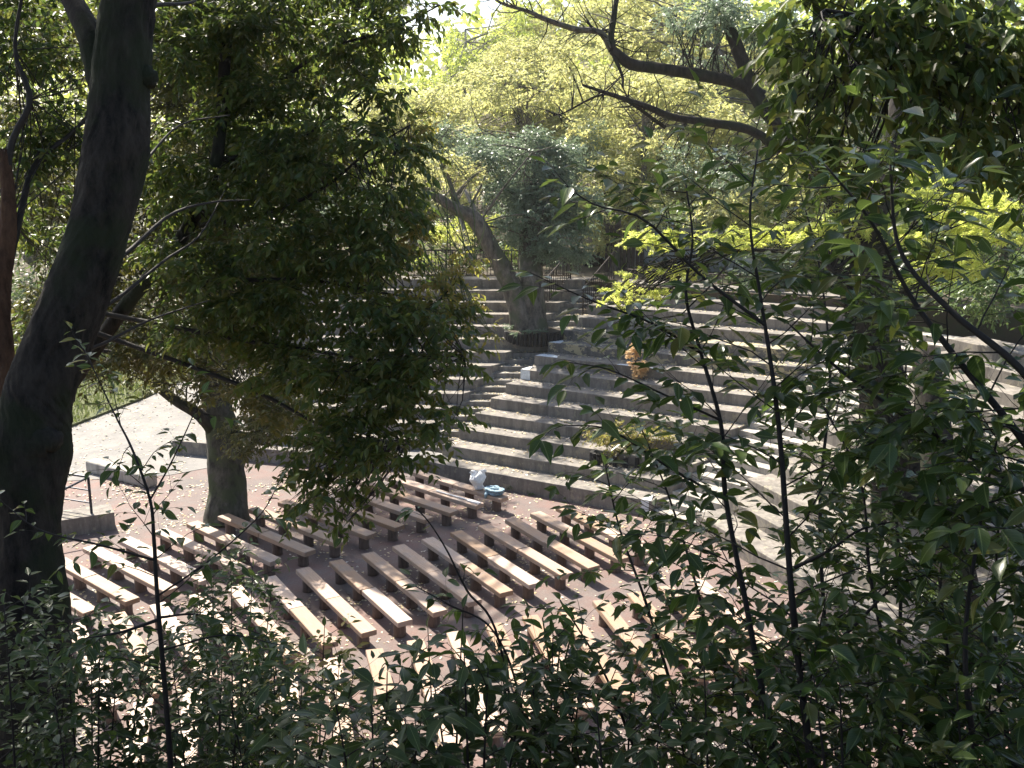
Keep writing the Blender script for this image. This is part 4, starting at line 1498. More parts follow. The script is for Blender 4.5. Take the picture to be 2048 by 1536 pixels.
# weeds at wall feet
for (u, v, z, r_, lab) in [(1022, 982, 0.0, .16, 'small weed at the foot of the terrace wall beside the bench with the bag'), (1060, 990, 0.0, .14, 'low green weed at the wall foot, right of the first weed'),
                           (1000, 886, ZT(1), .14, 'tiny grass tuft on the lowest step above the white bag'), (1047, 892, ZT(1), .10, 'tiny grass tuft on the lowest step, middle of three'), (1068, 896, ZT(1), .16, 'tiny grass tuft on the lowest step, right of three'),
                           (1340, 1050, 0, .25, 'green weeds at the foot of the second stair')]:
    p = at(u, v, z)
    t = thing('weed', lab, 'weed', p)
    crown(t, [(p + [0, 0, r_ * .6], (r_, r_ * .8, r_ * .6))], .05, M['lf_mid'], cover=1.6, nleaf=5)

# ---- left middle tree by the benches (trunk at the plaza)
lp = at(455, 1040, 0)
mt_ = thing('plaza_tree', 'thick mossy tree trunk rising beside the left benches', 'tree', lp)
k = float(depth(at(455, 1040, 0)))
_, P1 = trunk(mt_, [lp + [0, 0, -.1], W(455, 980, k), W(450, 900, k), W(442, 850, k), W(430, 760, k), W(440, 600, k), W(450, 400, k), W(440, 200, k), W(430, 0, k + 1), W(420, -250, k + 2)],
              [.62, .50, .46, .44, .36, .33, .30, .26, .2, .12], M['bark_moss'], sides=40, n=130, furrow=.14)
_, P2 = trunk(mt_, [W(435, 870, k - .1), W(400, 830, k - .5), W(350, 800, k - .8), W(300, 760, k - 1), W(250, 715, k - 1.2), W(200, 700, k - 1.5)], [.20, .17, .14, .12, .10, .05], M['bark'], 'limb', 10, 20, .06)
_, P3 = trunk(mt_, [W(440, 860, k), W(500, 870, k - .5), W(560, 850, k - 1), W(640, 830, k - 1.5), W(700, 835, k - 2)], [.12, .08, .06, .04, .02], M['bark'], 'limb', 8, 16, .06)
crown(mt_, [((-9.5, 32.8, 12.5), (4.2, 3.2, 1.8), 1.0), ((-9.6, 37.2, 14), (2.8, 2.6, 1.8), .9), ((-6.6, 33.0, 12.2), (2.2, 1.8, 1.2), .9)], 0.20, M['lf_olive'], limbs=list(P1[66::2]), cover=6.5, limb_r=.1, nleaf=9, twig=False, lod=True)
crown(mt_, [B(420, 640, k - 2, 120, 90, 1.8, .8), B(330, 740, k - 2, 120, 50, 1.4, .5), B(520, 740, k - 2, 110, 80, 1.6, .8), B(580, 860, k - 2, 110, 60, 1.4, .8), B(500, 860, k - 2.5, 70, 60, 1.0, .6)],
      0.12, M['lf_olive'], limbs=list(P2) + list(P3) + list(P1[42:66:3]), cover=4.5, name='low_foliage')

# ---- large dark foreground trunk at left
bt = thing('dark_tree', 'huge dark forked tree trunk in the left foreground', 'tree', W(50, 1700, 8.2))
k = 8.2
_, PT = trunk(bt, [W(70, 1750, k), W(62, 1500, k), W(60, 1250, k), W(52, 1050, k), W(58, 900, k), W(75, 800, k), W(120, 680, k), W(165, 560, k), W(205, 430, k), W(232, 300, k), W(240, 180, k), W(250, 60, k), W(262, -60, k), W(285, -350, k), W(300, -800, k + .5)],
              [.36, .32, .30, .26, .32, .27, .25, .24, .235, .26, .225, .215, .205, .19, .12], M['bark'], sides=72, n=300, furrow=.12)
_, PT2 = trunk(bt, [W(215, 210, k + .1), W(195, 110, k + .2), W(170, 50, k + .3), W(140, -10, k + .5), W(90, -120, k + .8), W(20, -320, k + 1.2)], [.12, .13, .10, .09, .08, .05], M['bark'], 'limb', 12, 20, .06)
trunk(bt, [W(60, 900, k - .1), W(100, 885, k - .15), W(118, 893, k - .15)], [.20, .13, .05], M['bark'], 'burl', 14, 10, .12)
trunk(bt, [W(285, 140, k), W(292, 155, k), W(296, 175, k)], [.08, .10, .06], M['bark'], 'burl', 12, 8, .12)
for pts, r_ in [([(180, 560), (260, 500), (340, 430), (420, 405), (500, 400)], .035), ([(150, 640), (230, 600), (330, 520), (400, 470), (450, 380)], .03), ([(250, 20), (310, 10), (380, 5), (420, -20)], .04),
                ([(110, 720), (200, 690), (300, 640), (420, 600)], .03), ([(230, 350), (290, 320), (360, 250), (460, 230)], .025)]:
    trunk(bt, [W(a, c_, k + .3 + i * .5) for i, (a, c_) in enumerate(pts)], [r_ * .7, r_ * .55, r_ * .35, r_ * .2], M['twig'], 'branch', 7, 16, .04)
# its crown, high over the camera, shading the foreground
crown(bt, [((-4.5, 9.5, 18.0), (6.5, 5.0, 2.2), 1.0), ((-1, 4.0, 17.5), (6, 4.5, 2.2), .9), ((-10, 8, 17.5), (5, 5, 2.5), .9), ((-7.5, 14.5, 18.5), (4.5, 3, 1.8), .8)],
      0.26, M['lf_canopy'], limbs=list(PT[-27::4]) + list(PT2[-4:]), cover=4.2, limb_r=.12, nleaf=9, twig=False, name='high_crown', lod=True)
# reddish trunk at the left edge
rt = thing('reddish_tree', 'reddish brown trunk at the far left edge behind the dark trunk', 'tree', W(-10, 1500, 10))
trunk(rt, [W(0, 1500, 10), W(0, 1000, 10), W(8, 750, 10), W(0, 600, 10), W(16, 440, 10), W(10, 300, 10)], [.15, .14, .10, .10, .08, .05], M['bark_red'], sides=26, n=110, furrow=.10)
trunk(rt, [W(10, 560, 10), W(40, 430, 10.2), W(70, 330, 10.4), W(150, 260, 10.6), W(215, 180, 10.8)], [.05, .035, .03, .02, .015], M['twig'], 'branch', 7, 18, .04)
trunk(rt, [W(10, 480, 10), W(20, 300, 10), W(60, 200, 10), W(30, 100, 10), W(50, -40, 10)], [.05, .035, .03, .02, .015], M['twig'], 'branch', 7, 18, .04)
crown(rt, [B(60, 70, 11, 130, 110, 1, .9), B(110, 280, 11, 110, 110, 1, .8), B(40, 420, 11, 70, 70, 1, .6), B(120, 480, 12, 80, 70, 1, .6), B(60, 620, 12, 60, 70, 1, .5), B(330, 60, 11.5, 90, 90, .8, .7)],
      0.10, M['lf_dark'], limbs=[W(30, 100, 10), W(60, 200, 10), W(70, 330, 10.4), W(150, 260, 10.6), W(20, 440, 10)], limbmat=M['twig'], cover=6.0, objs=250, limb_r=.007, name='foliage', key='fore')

# ---- dense drooping tree in the left middle distance
dt = thing('drooping_tree', 'dense dark drooping tree filling the left centre with hanging leaf sprays', 'tree', W(-60, 1700, 13.5))
k = 12.3
_, PD = trunk(dt, [W(-60, 1700, 13.5), W(10, 1200, 13.5), W(70, 900, 13.5), W(230, 640, 13.2), W(360, 480, 13), W(430, 330, 12.6), W(450, 120, 12.3), W(470, -100, 12.3), W(480, -400, 12.3)], [.12, .11, .10, .09, .08, .07, .05, .03], M['bark'], sides=12, n=40, wob=.05)
lims = []
for pts in [[(400, 450), (520, 430), (640, 380), (740, 300), (820, 250)], [(380, 560), (500, 560), (620, 560), (730, 580), (860, 600)], [(120, 610), (480, 680), (620, 700), (760, 720), (930, 710)],
            [(440, 250), (540, 180), (650, 100), (780, 60), (880, 10)], [(450, 100), (560, 20), (660, -60), (760, -100)], [(120, 640), (480, 770), (620, 840), (720, 880), (820, 880)], [(430, 320), (560, 300), (680, 220), (760, 150)]]:
    zz = random.uniform(-.8, .8)
    _, p = trunk(dt, [W(a, c_, 12.8 - i * .25 + zz * i * .2) for i, (a, c_) in enumerate(pts)], [.035, .028, .02, .014, .008], M['twig'], 'limb', 7, 22, .04)
    lims += list(p)
crown(dt, [B(640, -40, 12, 180, 70, 1.2), B(820, 20, 11.5, 90, 50, .8, .7), B(560, 60, 12.3, 150, 90, 1.2), B(720, 90, 11.8, 110, 60, 1.0), B(745, 185, 11.5, 60, 40, .6, .8),
           B(600, 180, 12.5, 150, 60, 1.1, .8), B(700, 290, 11.8, 140, 70, 1.1, .9), B(800, 300, 11.5, 60, 50, .6, .8), B(560, 350, 12.5, 160, 90, 1.2, .9),
           B(760, 400, 11.6, 90, 70, .9), B(640, 480, 12, 160, 80, 1.2), B(770, 510, 11.6, 70, 60, .8), B(560, 580, 12.4, 150, 80, 1.2), B(720, 620, 11.6, 120, 70, 1), B(850, 640, 11.2, 85, 40, .7, .9),
           B(660, 720, 11.8, 140, 70, 1.0), B(880, 710, 11, 100, 35, .7), B(800, 770, 11.2, 120, 50, .8), B(700, 830, 11.3, 130, 50, .8), B(850, 840, 11, 90, 38, .6, .8), B(760, 900, 11, 90, 35, .6, .8),
           B(640, 900, 11.4, 90, 50, .7, .8), B(680, 970, 11, 70, 35, .5, .7), B(610, 1010, 11, 50, 22, .4, .5), B(690, 1035, 11, 40, 18, .4, .5), B(420, 90, 12.8, 120, 110, 1.2, 1), B(400, 330, 12.8, 120, 120, 1.2, .9), B(430, 500, 12.8, 130, 90, 1.2, .9), B(400, 650, 12.8, 120, 60, 1.1, .8), B(540, 740, 12.3, 110, 60, 1, .8), B(540, 260, 13, 130, 110, 1.2, .9), B(350, -10, 13, 150, 80, 1.2, .9), B(500, 640, 12.8, 120, 80, 1.1, .8)],
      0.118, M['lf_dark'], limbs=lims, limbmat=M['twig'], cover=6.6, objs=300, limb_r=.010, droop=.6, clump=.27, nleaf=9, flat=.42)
dt2 = thing('tip_branches', 'pale orange tipped leafy branches at the right edge of the dark drooping tree', 'tree', W(760, 900, 11.6))
_, P = trunk(dt2, [W(700, 1000, 12), W(760, 800, 11.8), W(820, 680, 11.7), W(880, 600, 11.6), W(950, 520, 11.5)], [.03, .025, .02, .012, .005], M['twig'], 'stem', 6, 20)
crown(dt2, [B(935, 525, 11.5, 28, 30, .25, .9), B(890, 560, 11.5, 50, 25, .3, .8), B(900, 600, 11.5, 50, 28, .4, .9), B(850, 590, 11.6, 50, 35, .4, .9), B(920, 650, 11.4, 35, 25, .3, .6), B(980, 665, 11.3, 22, 18, .2, .5), B(830, 460, 11.8, 40, 50, .4, .7), B(845, 250, 11.8, 40, 40, .4, .6)],
      0.08, M['lf_tip'], limbs=list(P), limbmat=M['twig_green'], cover=4.5, limb_r=.008, nleaf=8, droop=.6)
# olive tree between trunk and drooping tree
ot = thing('olive_tree', 'loose olive leaved tree behind the big dark trunk', 'tree', W(30, 1300, 17))
_, P = trunk(ot, [W(30, 1300, 17), W(90, 900, 17), W(200, 620, 17), W(330, 350, 17), W(340, 50, 17), W(340, -200, 17)], [.16, .14, .12, .1, .08, .05], M['bark'], sides=10, n=30)
crown(ot, [B(370, 120, 16, 110, 130, 1.5, .9), B(110, 160, 16, 120, 120, 1.5, .8), B(340, 330, 16, 110, 110, 1.5, .9), B(90, 400, 16, 110, 110, 1.5, .7), B(380, 520, 16, 120, 90, 1.5, .9), B(130, 600, 16, 110, 90, 1.5, .8), B(300, 660, 16, 140, 60, 1.4, .9), B(450, 420, 16, 110, 90, 1.4, .8), B(60, 730, 16, 110, 60, 1.4, .5), B(230, 480, 16, 110, 120, 1.5, .6), B(380, 200, 15, 110, 180, 1.5, 1), B(360, 0, 15, 130, 80, 1.5, 1), B(90, 30, 15, 140, 90, 1.5, 1), B(560, 300, 15.5, 150, 130, 1.5, 1), B(520, 520, 15.5, 150, 120, 1.5, 1), B(560, 90, 15.5, 140, 110, 1.5, 1), B(700, 480, 14.5, 100, 130, 1.2, .7), B(350, 430, 15, 100, 110, 1.5, .8), B(300, 715, 15.5, 170, 40, 1.2, .9), B(480, 760, 15.5, 90, 60, 1.2, .9), B(570, 800, 15, 110, 55, 1.2, .9), B(150, 720, 15.5, 90, 50, 1.2, .6)],
      0.11, M['lf_olive'], limbs=list(P[8:]), limbmat=M['twig'], cover=4.6, limb_r=.012, nleaf=9, lod=True)


# ---------------------------------------------------------------- foreground saplings and shrubs
def grow(root, stems, leaf, key, jmat, ds=0.16, L0=0.55, start=0.15, second=0.13, twigL=0.22, spc=0.042, theta=(45, 70), droop=0.4, depthk=0.6,
         up=0.25, nmax=300, extra=(), taper=0.55, wood='twig', aspect=0.42):
    """stems: (points, r0, r1). Side branches leave each stem in turn, twigs leave the branches, leaves sit alternately on both."""
    rl = np.array(root.location)
    LPp, LD, LU, LS = [], [], [], []

    def leafy(P, scale=1.0, s0=0.0):
        seg = np.linalg.norm(np.diff(P, axis=0), axis=1)
        tot = seg.sum()
        cum = np.concatenate([[0], np.cumsum(seg)])
        s = tot * s0 + spc * 0.5
        sg = random.choice((1, -1))
        while s < tot:
            i = min(len(seg) - 1, int(np.searchsorted(cum, s) - 1))
            i = max(0, i)
            t = (s - cum[i]) / (seg[i] + 1e-9)
            p = P[i] * (1 - t) + P[i + 1] * t
            d = nrm(P[i + 1] - P[i])
            side = nrm(np.cross(d, np.array([0, 0, 1.0]) + rng.normal(0, .2, 3)))
            v = d * 0.55 + side * sg * 0.85 + rng.normal(0, 0.16, 3)
            v[2] -= droop * random.uniform(.4, 1.3)
            # leaf stalk
            off = nrm(v) * leaf * 0.10
            LPp.append(p + off)
            LD.append(v)
            LU.append(np.array([0, 0, 1.0]) + rng.normal(0, 0.35, 3))
            LS.append(leaf * scale * random.uniform(.5, 1.35) * (0.75 + 0.25 * min(1, (tot - s) / (0.15) + .3)))
            sg = -sg
            s += spc * random.uniform(.75, 1.3)
        # end leaf
        d = nrm(P[-1] - P[-2])
        LPp.append(P[-1]); LD.append(d + [0, 0, -droop * .6]); LU.append(np.array([0, 0, 1.0]) + rng.normal(0, .3, 3)); LS.append(leaf * scale * .9)

    def branch(p, d, L, r, bmesh_, level):
        n = 7
        P = [p]
        dd = d.copy()
        for i in range(n - 1):
            dd = nrm(dd + rng.normal(0, .10, 3) + np.array([0, 0, up * .12 - .05 * i * droop]))
            P.append(P[-1] + dd * L / (n - 1))
        P = np.array(P)
        bmesh_.tube(P - rl, list(np.linspace(r, r * .3, n)), 5 if level == 1 else 4, cap=False)
        if level == 1:
            s = random.uniform(.15, .3) * L
            sg = 1
            while s < L * .95:
                i = min(n - 2, int(s / L * (n - 1)))
                q = P[i] + (P[i + 1] - P[i]) * ((s / L * (n - 1)) - i)
                d0 = nrm(P[i + 1] - P[i])
                side = nrm(np.cross(d0, np.array([0, 0, 1.0]) + rng.normal(0, .35, 3)))
                d2 = nrm(d0 * .65 + side * sg * .8 + rng.normal(0, .12, 3))
                branch(q, d2, twigL * random.uniform(.6, 1.3) * (1 - .45 * s / L), max(r * .35, .0012), bmesh_, 2)
                sg = -sg
                s += second * random.uniform(.7, 1.3)
            leafy(P, 1.0, .35)
        else:
            leafy(P, 1.0, .08)

    for (pts, r0, r1) in stems:
        n = max(12, int(len(pts) * 6))
        P = spline(pts, n)
        mb = MB()
        mb.tube(P - rl, list(np.linspace(r0, r1, n)), 8, wob=.06)
        mb.build('stem', M[wood], root, smooth=True)
        seg = np.linalg.norm(np.diff(P, axis=0), axis=1)
        cum = np.concatenate([[0], np.cumsum(seg)])
        tot = cum[-1]
        s = tot * start
        phi = random.uniform(0, 6)
        while s < tot:
            i = max(0, min(n - 2, int(np.searchsorted(cum, s) - 1)))
            p = P[i] + (P[i + 1] - P[i]) * ((s - cum[i]) / (seg[i] + 1e-9))
            t = nrm(P[i + 1] - P[i])
            a = nrm(np.cross(t, [0.1, 1, 0.05]))
            b_ = np.cross(t, a)
            th = math.radians(random.uniform(*theta))
            side = nrm(a * math.cos(phi) + b_ * math.sin(phi) * depthk)
            d = nrm(t * math.cos(th) + side * math.sin(th))
            fr = s / tot
            L = L0 * (1 - taper * fr) * random.uniform(.65, 1.25)
            mb = MB()
            branch(p, d, L, max(.0025, r0 * .28 * (1 - .5 * fr)), mb, 1)
            mb.build('branch', M[wood], root, smooth=True)
            phi += math.pi * random.uniform(.8, 1.2)
            s += ds * random.uniform(.7, 1.3)
        leafy(P, .9, .9)
    for (pts, r0) in extra:
        P = spline(pts, 14)
        mb = MB()
        mb.tube(P - rl, list(np.linspace(r0, r0 * .3, 14)), 6, cap=False)
        L = np.linalg.norm(np.diff(P, axis=0), axis=1).sum()
        s, sg = second * 1.2, 1
        while s < L:
            x_ = s / L * 13
            i = min(12, int(x_))
            q = P[i] + (P[i + 1] - P[i]) * (x_ - i)
            d0 = nrm(P[i + 1] - P[i])
            side = nrm(np.cross(d0, np.array([0, 0, 1.0]) + rng.normal(0, .5, 3)))
            branch(q, nrm(d0 * .65 + side * sg * .8 + rng.normal(0, .15, 3)), twigL * random.uniform(.6, 1.3) * (1 - .3 * s / L), max(r0 * .3, .0012), mb, 2)
            sg = -sg
            s += second * random.uniform(.7, 1.3)
        leafy(P, 1.0, .3)
        mb.build('branch', M[wood], root, smooth=True)
    place_leaves(root, np.array(LPp), np.array(LD), np.array(LU), np.array(LS), key, jmat, nmax, aspect=aspect)
    return len(LPp)


def WP(*a):
    return [W(*p) for p in a]


CNT = {}
# right: twin-stemmed young tree
r1 = thing('young_tree', 'young tree with two thin dark stems and drooping pointed leaves, right foreground', 'tree', W(1600, 1900, 3.4))
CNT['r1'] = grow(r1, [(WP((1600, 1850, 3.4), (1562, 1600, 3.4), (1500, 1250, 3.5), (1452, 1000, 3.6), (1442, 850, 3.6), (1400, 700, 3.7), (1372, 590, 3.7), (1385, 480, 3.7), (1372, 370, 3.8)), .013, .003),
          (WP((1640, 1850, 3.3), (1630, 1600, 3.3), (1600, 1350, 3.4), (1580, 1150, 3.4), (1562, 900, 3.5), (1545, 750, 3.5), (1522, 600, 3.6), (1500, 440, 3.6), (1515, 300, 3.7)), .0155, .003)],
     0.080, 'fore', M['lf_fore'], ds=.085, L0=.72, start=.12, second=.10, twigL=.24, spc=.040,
     extra=[(WP((1400, 705, 3.7), (1300, 645, 3.6), (1180, 600, 3.55), (1060, 545, 3.5)), .006),
            (WP((1530, 650, 3.5), (1400, 550, 3.5), (1290, 440, 3.4), (1190, 410, 3.4), (1130, 370, 3.4)), .007),
            (WP((1440, 840, 3.6), (1330, 790, 3.5), (1220, 740, 3.5), (1140, 725, 3.5)), .005),
            (WP((1452, 1000, 3.6), (1330, 930, 3.5), (1220, 860, 3.4), (1130, 850, 3.4)), .006),
            (WP((1600, 1340, 3.4), (1690, 1270, 3.3), (1780, 1180, 3.3), (1850, 1150, 3.2)), .008),
            (WP((1590, 1135, 3.4), (1660, 1100, 3.3), (1720, 1060, 3.3), (1800, 1040, 3.3)), .007)])
# right: limbs coming in from the right edge
r2 = thing('leaning_tree', 'broad leaved tree whose dark branches lean in from the right edge', 'tree', W(2300, 1500, 3.0))
CNT['r2'] = grow(r2, [(WP((2300, 1500, 3.0), (2180, 1100, 3.0), (2060, 900, 3.0), (1900, 700, 3.1), (1820, 590, 3.2), (1740, 440, 3.2), (1650, 330, 3.2)), .016, .003),
          (WP((2300, 1500, 3.0), (2200, 1000, 2.9), (2060, 760, 2.9), (1900, 620, 3.0), (1800, 500, 3.1), (1780, 330, 3.1)), .016, .004),
          (WP((2300, 1500, 3.0), (2200, 1150, 3.2), (2060, 990, 3.2), (1860, 865, 3.3), (1690, 748, 3.4), (1580, 650, 3.5)), .015, .003)],
     0.092, 'fore', M['lf_fore'], ds=.085, L0=.62, start=.3, second=.10, twigL=.24, spc=.048)
# upper right hanging crown
r3 = thing('overhanging_tree', 'dark leafy crown hanging into the upper right corner', 'tree', W(2350, 1500, 5.5))
_, P = trunk(r3, [W(2500, 1500, 6), W(2400, 700, 6), W(2250, 200, 5.8), W(2000, -100, 5.5), W(1750, -200, 5.5)], [.12, .10, .08, .05, .03], M['bark'], sides=10, n=26)
_, P_ = trunk(r3, [W(2250, 200, 5.8), W(2050, 150, 5.6), W(1850, 60, 5.5), W(1650, 20, 5.4)], [.05, .03, .02, .01], M['twig'], 'limb', 7, 18)
crown(r3, [B(1950, 60, 5.5, 160, 110, .7, 1), B(1760, 0, 5.5, 140, 70, .6, .9), B(1640, 40, 5.4, 90, 90, .5, .5), B(1800, 150, 5.5, 120, 80, .6, .8), B(1980, 220, 5.6, 110, 90, .6, .9), B(1680, 180, 5.4, 90, 70, .5, .6), B(1850, 290, 5.5, 90, 60, .5, .6), B(2020, 340, 5.5, 60, 60, .4, .7), B(1600, 100, 5.4, 60, 70, .4, .4), B(1600, 290, 5.6, 70, 60, .4, .5), B(1700, 370, 5.6, 70, 50, .4, .5)],
      0.11, M['lf_dark'], limbs=list(P[8:]) + list(P_), limbmat=M['twig'], cover=10, objs=300, droop=.7, limb_r=.012, nleaf=8)
# right lower thicket
r4 = thing('thicket_tree', 'dense small leaved sapling at the lower right, almost black in the shade', 'tree', W(1850, 2000, 3.6))
CNT['r4'] = grow(r4, [(WP((1850, 2000, 3.6), (1820, 1600, 3.6), (1780, 1350, 3.7), (1740, 1150, 3.8), (1720, 960, 3.9), (1640, 800, 4.0)), .012, .003),
          (WP((1950, 2000, 3.6), (1930, 1600, 3.6), (1900, 1350, 3.6), (1880, 1150, 3.7), (1900, 1000, 3.8), (1930, 850, 3.8)), .012, .003),
          (WP((2050, 2000, 3.4), (2040, 1600, 3.4), (2000, 1400, 3.4), (1990, 1200, 3.5), (2000, 1000, 3.5)), .012, .003)],
     0.078, 'fore', M['lf_fore'], ds=.075, L0=.62, start=.15, second=.085, twigL=.22, spc=.034)
r5 = thing('thicket_tree', 'leafy sapling low in the centre right, in front of the sunlit benches', 'tree', W(1400, 2000, 4.0))
CNT['r5'] = grow(r5, [(WP((1420, 2000, 4.0), (1400, 1600, 4.0), (1350, 1400, 4.0), (1290, 1200, 4.1), (1240, 1060, 4.2), (1210, 930, 4.2)), .010, .003),
          (WP((1300, 2000, 4.0), (1290, 1600, 4.0), (1250, 1450, 4.0), (1200, 1330, 4.0), (1120, 1200, 4.1)), .009, .003),
          (WP((1480, 2000, 4.0), (1470, 1600, 4.0), (1440, 1400, 4.0), (1400, 1200, 4.1), (1340, 1000, 4.2), (1280, 850, 4.3)), .010, .003)],
     0.068, 'fore', M['lf_fore'], ds=.09, L0=.52, start=.2, second=.09, twigL=.2, spc=.036)

r6 = thing('thicket_tree', 'tall slim sapling behind the twin stemmed young tree, right of its stems', 'tree', W(1680, 2000, 4.4))
CNT['r6'] = grow(r6, [(WP((1690, 2000, 4.4), (1680, 1600, 4.4), (1650, 1250, 4.4), (1640, 1000, 4.5), (1660, 760, 4.6), (1640, 540, 4.7), (1600, 380, 4.8)), .012, .003),
          (WP((1690, 2000, 4.4), (1760, 1600, 4.4), (1800, 1250, 4.4), (1790, 1000, 4.5), (1770, 760, 4.6), (1740, 600, 4.7)), .012, .003)],
     0.076, 'fore', M['lf_fore'], ds=.066, L0=.62, start=.15, second=.09, twigL=.22, spc=.038)
r7 = thing('thicket_tree', 'leafy sapling close to the right edge below the leaning branches', 'tree', W(2000, 2100, 3.0))
CNT['r7'] = grow(r7, [(WP((2000, 2100, 3.0), (1960, 1600, 3.0), (1930, 1300, 3.0), (1960, 1050, 3.1), (2000, 850, 3.1)), .012, .003),
          (WP((2000, 2100, 3.0), (2080, 1600, 2.9), (2080, 1200, 2.9), (2060, 900, 3.0)), .012, .003)],
     0.076, 'fore', M['lf_fore'], ds=.066, L0=.5, start=.15, second=.09, twigL=.2, spc=.04)

# left: sapling in front of the pale benches
l1 = thing('young_tree', 'thin dark stemmed sapling with forked top, lower left in front of the benches', 'tree', W(360, 2000, 4.3))
CNT['l1'] = grow(l1, [(WP((365, 2000, 4.3), (345, 1600, 4.3), (332, 1400, 4.3), (315, 1200, 4.3), (308, 1080, 4.3), (300, 1000, 4.3), (265, 900, 4.3), (225, 820, 4.4), (170, 700, 4.5)), .014, .002)],
     0.064, 'fore', M['lf_fore'], ds=.10, L0=.6, start=.25, second=.10, twigL=.2, spc=.042, taper=.75,
     extra=[(WP((300, 1000, 4.3), (340, 930, 4.3), (380, 845, 4.3), (405, 785, 4.3)), .005),
            (WP((315, 1240, 4.3), (240, 1265, 4.2), (172, 1276, 4.1)), .008),
            (WP((318, 1235, 4.3), (400, 1230, 4.4), (520, 1268, 4.4)), .006),
            (WP((308, 1120, 4.3), (200, 1090, 4.2), (80, 1060, 4.2), (0, 1000, 4.2)), .006),
            (WP((318, 1190, 4.3), (420, 1120, 4.3), (520, 1030, 4.3), (560, 960, 4.3)), .005),
            (WP((325, 1300, 4.3), (450, 1270, 4.3), (560, 1290, 4.3)), .005)])


def shrub(label, u, vt, Z, wid, nst, leaf, key='shrub', jm='lf_shrub', L0=.42, ds=.075, nmax=160, grp='shrubs on the near slope', vb=1900, spc=.036, **kw):
    t = thing('shrub', label, 'shrub', W(u, vb, Z), grp)
    st = []
    for i in range(nst):
        f = (i + .5) / nst * 2 - 1
        du = f * wid + random.uniform(-.15, .15) * wid
        vt2 = vt + abs(f) * 60 + random.uniform(-30, 60)
        zz = Z + random.uniform(-.3, .3)
        st.append((WP((u + du * .35, vb, zz), (u + du * .6, vb * .45 + vt2 * .55, zz), (u + du, vt2, zz)), .008, .002))
    CNT[label] = grow(t, st, leaf, key, M[jm], ds=ds, L0=L0, start=.25, second=.08, twigL=.17, spc=spc, nmax=nmax, **kw)


shrub('leafy shrub in the bottom left corner, in front of the dark trunk', 60, 1180, 4.6, 130, 5, 0.066)
shrub('shrub right of the bottom left corner with bright lit tips', 190, 1250, 4.4, 120, 6, 0.065)
shrub('small leaved shrub below the left benches', 420, 1290, 4.8, 130, 6, 0.065)
shrub('small leaved shrub at the bottom left of centre', 560, 1330, 4.4, 120, 4, 0.070)
shrub('feathery shrub hiding the feet of the left benches', 470, 1130, 6.0, 110, 5, 0.065, vb=1800)
shrub('olive tinged shrub below the middle row of benches', 620, 1250, 5.4, 90, 4, 0.065, jm='lf_tip')
shrub('broad leaved shrub at the bottom centre', 760, 1340, 3.2, 130, 4, 0.092, spc=.055)
shrub('broad leaved shrub just right of bottom centre', 950, 1290, 3.6, 120, 4, 0.081, spc=.05)
shrub('shrub under the fresh green sprig', 1090, 1270, 3.9, 110, 4, 0.070, spc=.045)
shrub('shrub at the bottom right of centre among pale stems', 1240, 1350, 3.4, 120, 4, 0.070, spc=.045)
shrub('shrub at the bottom in front of the twin stemmed tree', 1430, 1330, 3.4, 130, 4, 0.070, key='fore', jm='lf_fore', spc=.045)
shrub('dark shrub at the bottom right', 1700, 1330, 3.2, 150, 5, 0.070, key='fore', jm='lf_fore', spc=.045)
shrub('dark shrub in the bottom right corner', 1950, 1300, 3.2, 130, 5, 0.076, key='fore', jm='lf_fore', spc=.045)
shrub('thin shrub standing before the orange benches at centre', 890, 1180, 4.2, 60, 2, 0.070, spc=.06, ds=.22)

# bare sprig reaching over the middle benches
sp = thing('thin_sprig', 'thin nearly bare sprig with a few large leaves over the middle benches', 'plant', W(1010, 1700, 3.9))
grow(sp, [(WP((1060, 1700, 3.9), (1000, 1290, 3.9), (934, 1181, 3.9), (895, 1103, 3.9), (862, 1050, 3.9), (830, 1012, 3.9)), .006, .002),
          (WP((1080, 1700, 3.9), (1040, 1400, 3.9), (985, 1260, 3.9), (900, 1210, 3.9), (830, 1172, 3.9)), .006, .002)],
     .075, 'fore', M['lf_fore'], ds=.26, L0=.14, start=.45, second=.1, twigL=.08, spc=.09, nmax=120, droop=.8)
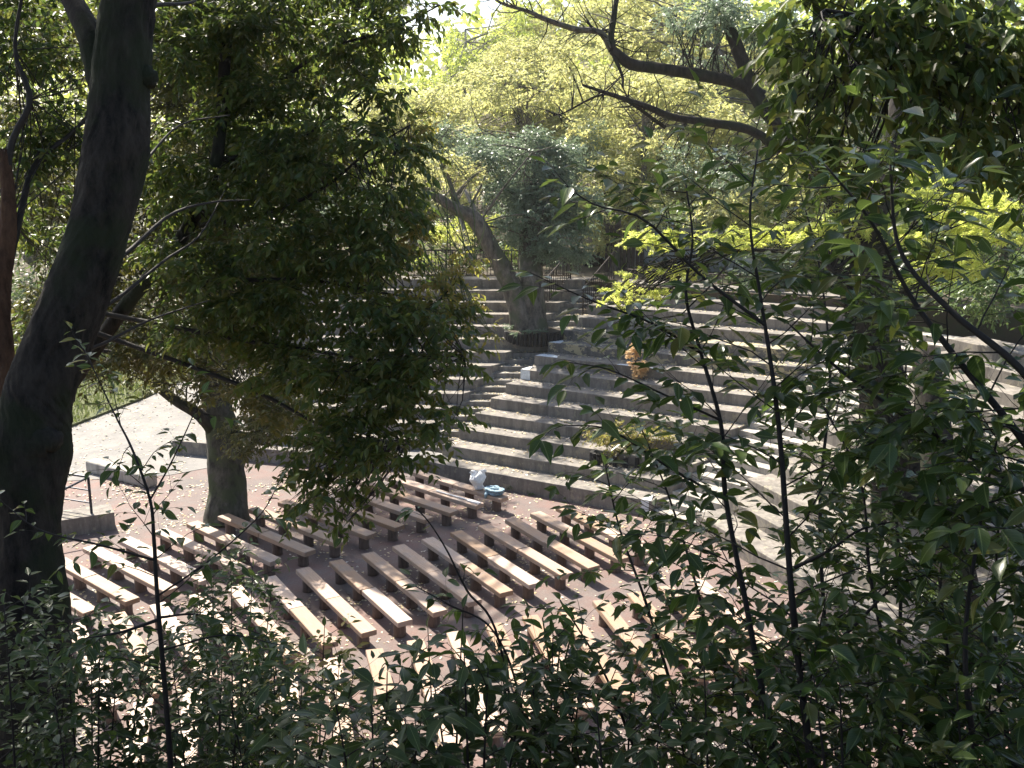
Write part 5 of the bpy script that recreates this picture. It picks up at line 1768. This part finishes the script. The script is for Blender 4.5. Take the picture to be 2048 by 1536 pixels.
# fresh upright leaves
fr = thing('fresh_sprig', 'bright green sprig with long upright leaves before the sunlit benches', 'plant', W(1110, 1600, 3.9))
st_ = MB()
rl0 = np.array(fr.location)
LPp, LD, LU, LS = [], [], [], []
for cx_, cy_ in ((1085, 1235), (1150, 1240), (1120, 1290), (1060, 1290), (1180, 1300)):
    for q in range(6):
        t_ = q / 5
        base_ = W(cx_, cy_ + 60 * (1 - t_), 3.9 + random.uniform(-.04, .04))
        a_ = random.uniform(0, 6.28)
        LPp.append(base_)
        LD.append(np.array([math.cos(a_) * .9, math.sin(a_) * .5, random.uniform(.25, .9)]))
        LU.append(np.array([random.uniform(-.5, .5), -.6, 1.0]))
        LS.append(.085 * random.uniform(.7, 1.15))
place_leaves(fr, np.array(LPp), np.array(LD), np.array(LU), np.array(LS), 'fresh', M['lf_mid'], 60)
for cx_, cy_ in ((1085, 1235), (1150, 1240), (1120, 1290), (1060, 1290), (1180, 1300)):
    mb = MB()
    mb.tube([np.array(W(1110, 1650, 3.9)) - rl0, W(1110, 1400, 3.9) - rl0, W(cx_, cy_, 3.9) - rl0], [.006, .005, .003], 6)
    mb.build('stem', M['twig_green'], fr)

# crowns behind and beside the camera: they shade the foreground from the open sky
for (c_, r_, lab) in [((3, -5, 17), (10, 6, 2.5), 'tall tree standing on the hill behind the viewer'), ((13, 5, 17), (6, 8, 2.5), 'tall tree on the right of the hill beside the viewer'), ((-14, 0, 16.5), (6, 8, 2.5), 'tall tree on the left of the hill beside the viewer')]:
    t = thing('hill_tree', lab, 'tree', (c_[0], c_[1], 8), 'tall trees on the hill around the viewer')
    _, P = trunk(t, [(c_[0], c_[1], 6), (c_[0] + .2, c_[1], 11), (c_[0], c_[1], 17)], [.35, .3, .15], M['bark'], sides=12, n=16)
    crown(t, [(c_, r_, 1.0)], 0.30, M['lf_canopy'], limbs=list(P[8:]), cover=2.2, limb_r=.12, nleaf=9, twig=False, lod=True)

if False: print('LEAF COUNTS', {k_[:14]: v_ for k_, v_ in CNT.items()})

# ---------------------------------------------------------------- thin haze in the air of the clearing
mb = MB()
mb.box((0, 100, 20.0), (620, 640, 44.0))
hz = mb.build('haze', None, kind='stuff')
hm = bpy.data.materials.new('haze')
hm.use_nodes = True
nt = hm.node_tree
for n_ in list(nt.nodes):
    nt.nodes.remove(n_)
ho = nt.nodes.new('ShaderNodeOutputMaterial')
hv = nt.nodes.new('ShaderNodeVolumePrincipled')
hv.inputs['Color'].default_value = (0.98, 0.98, 0.96, 1)
hv.inputs['Density'].default_value = 0.0004
hv.inputs['Anisotropy'].default_value = 0.5
nt.links.new(hv.outputs[0], ho.inputs['Volume'])
hz.data.materials.append(hm)
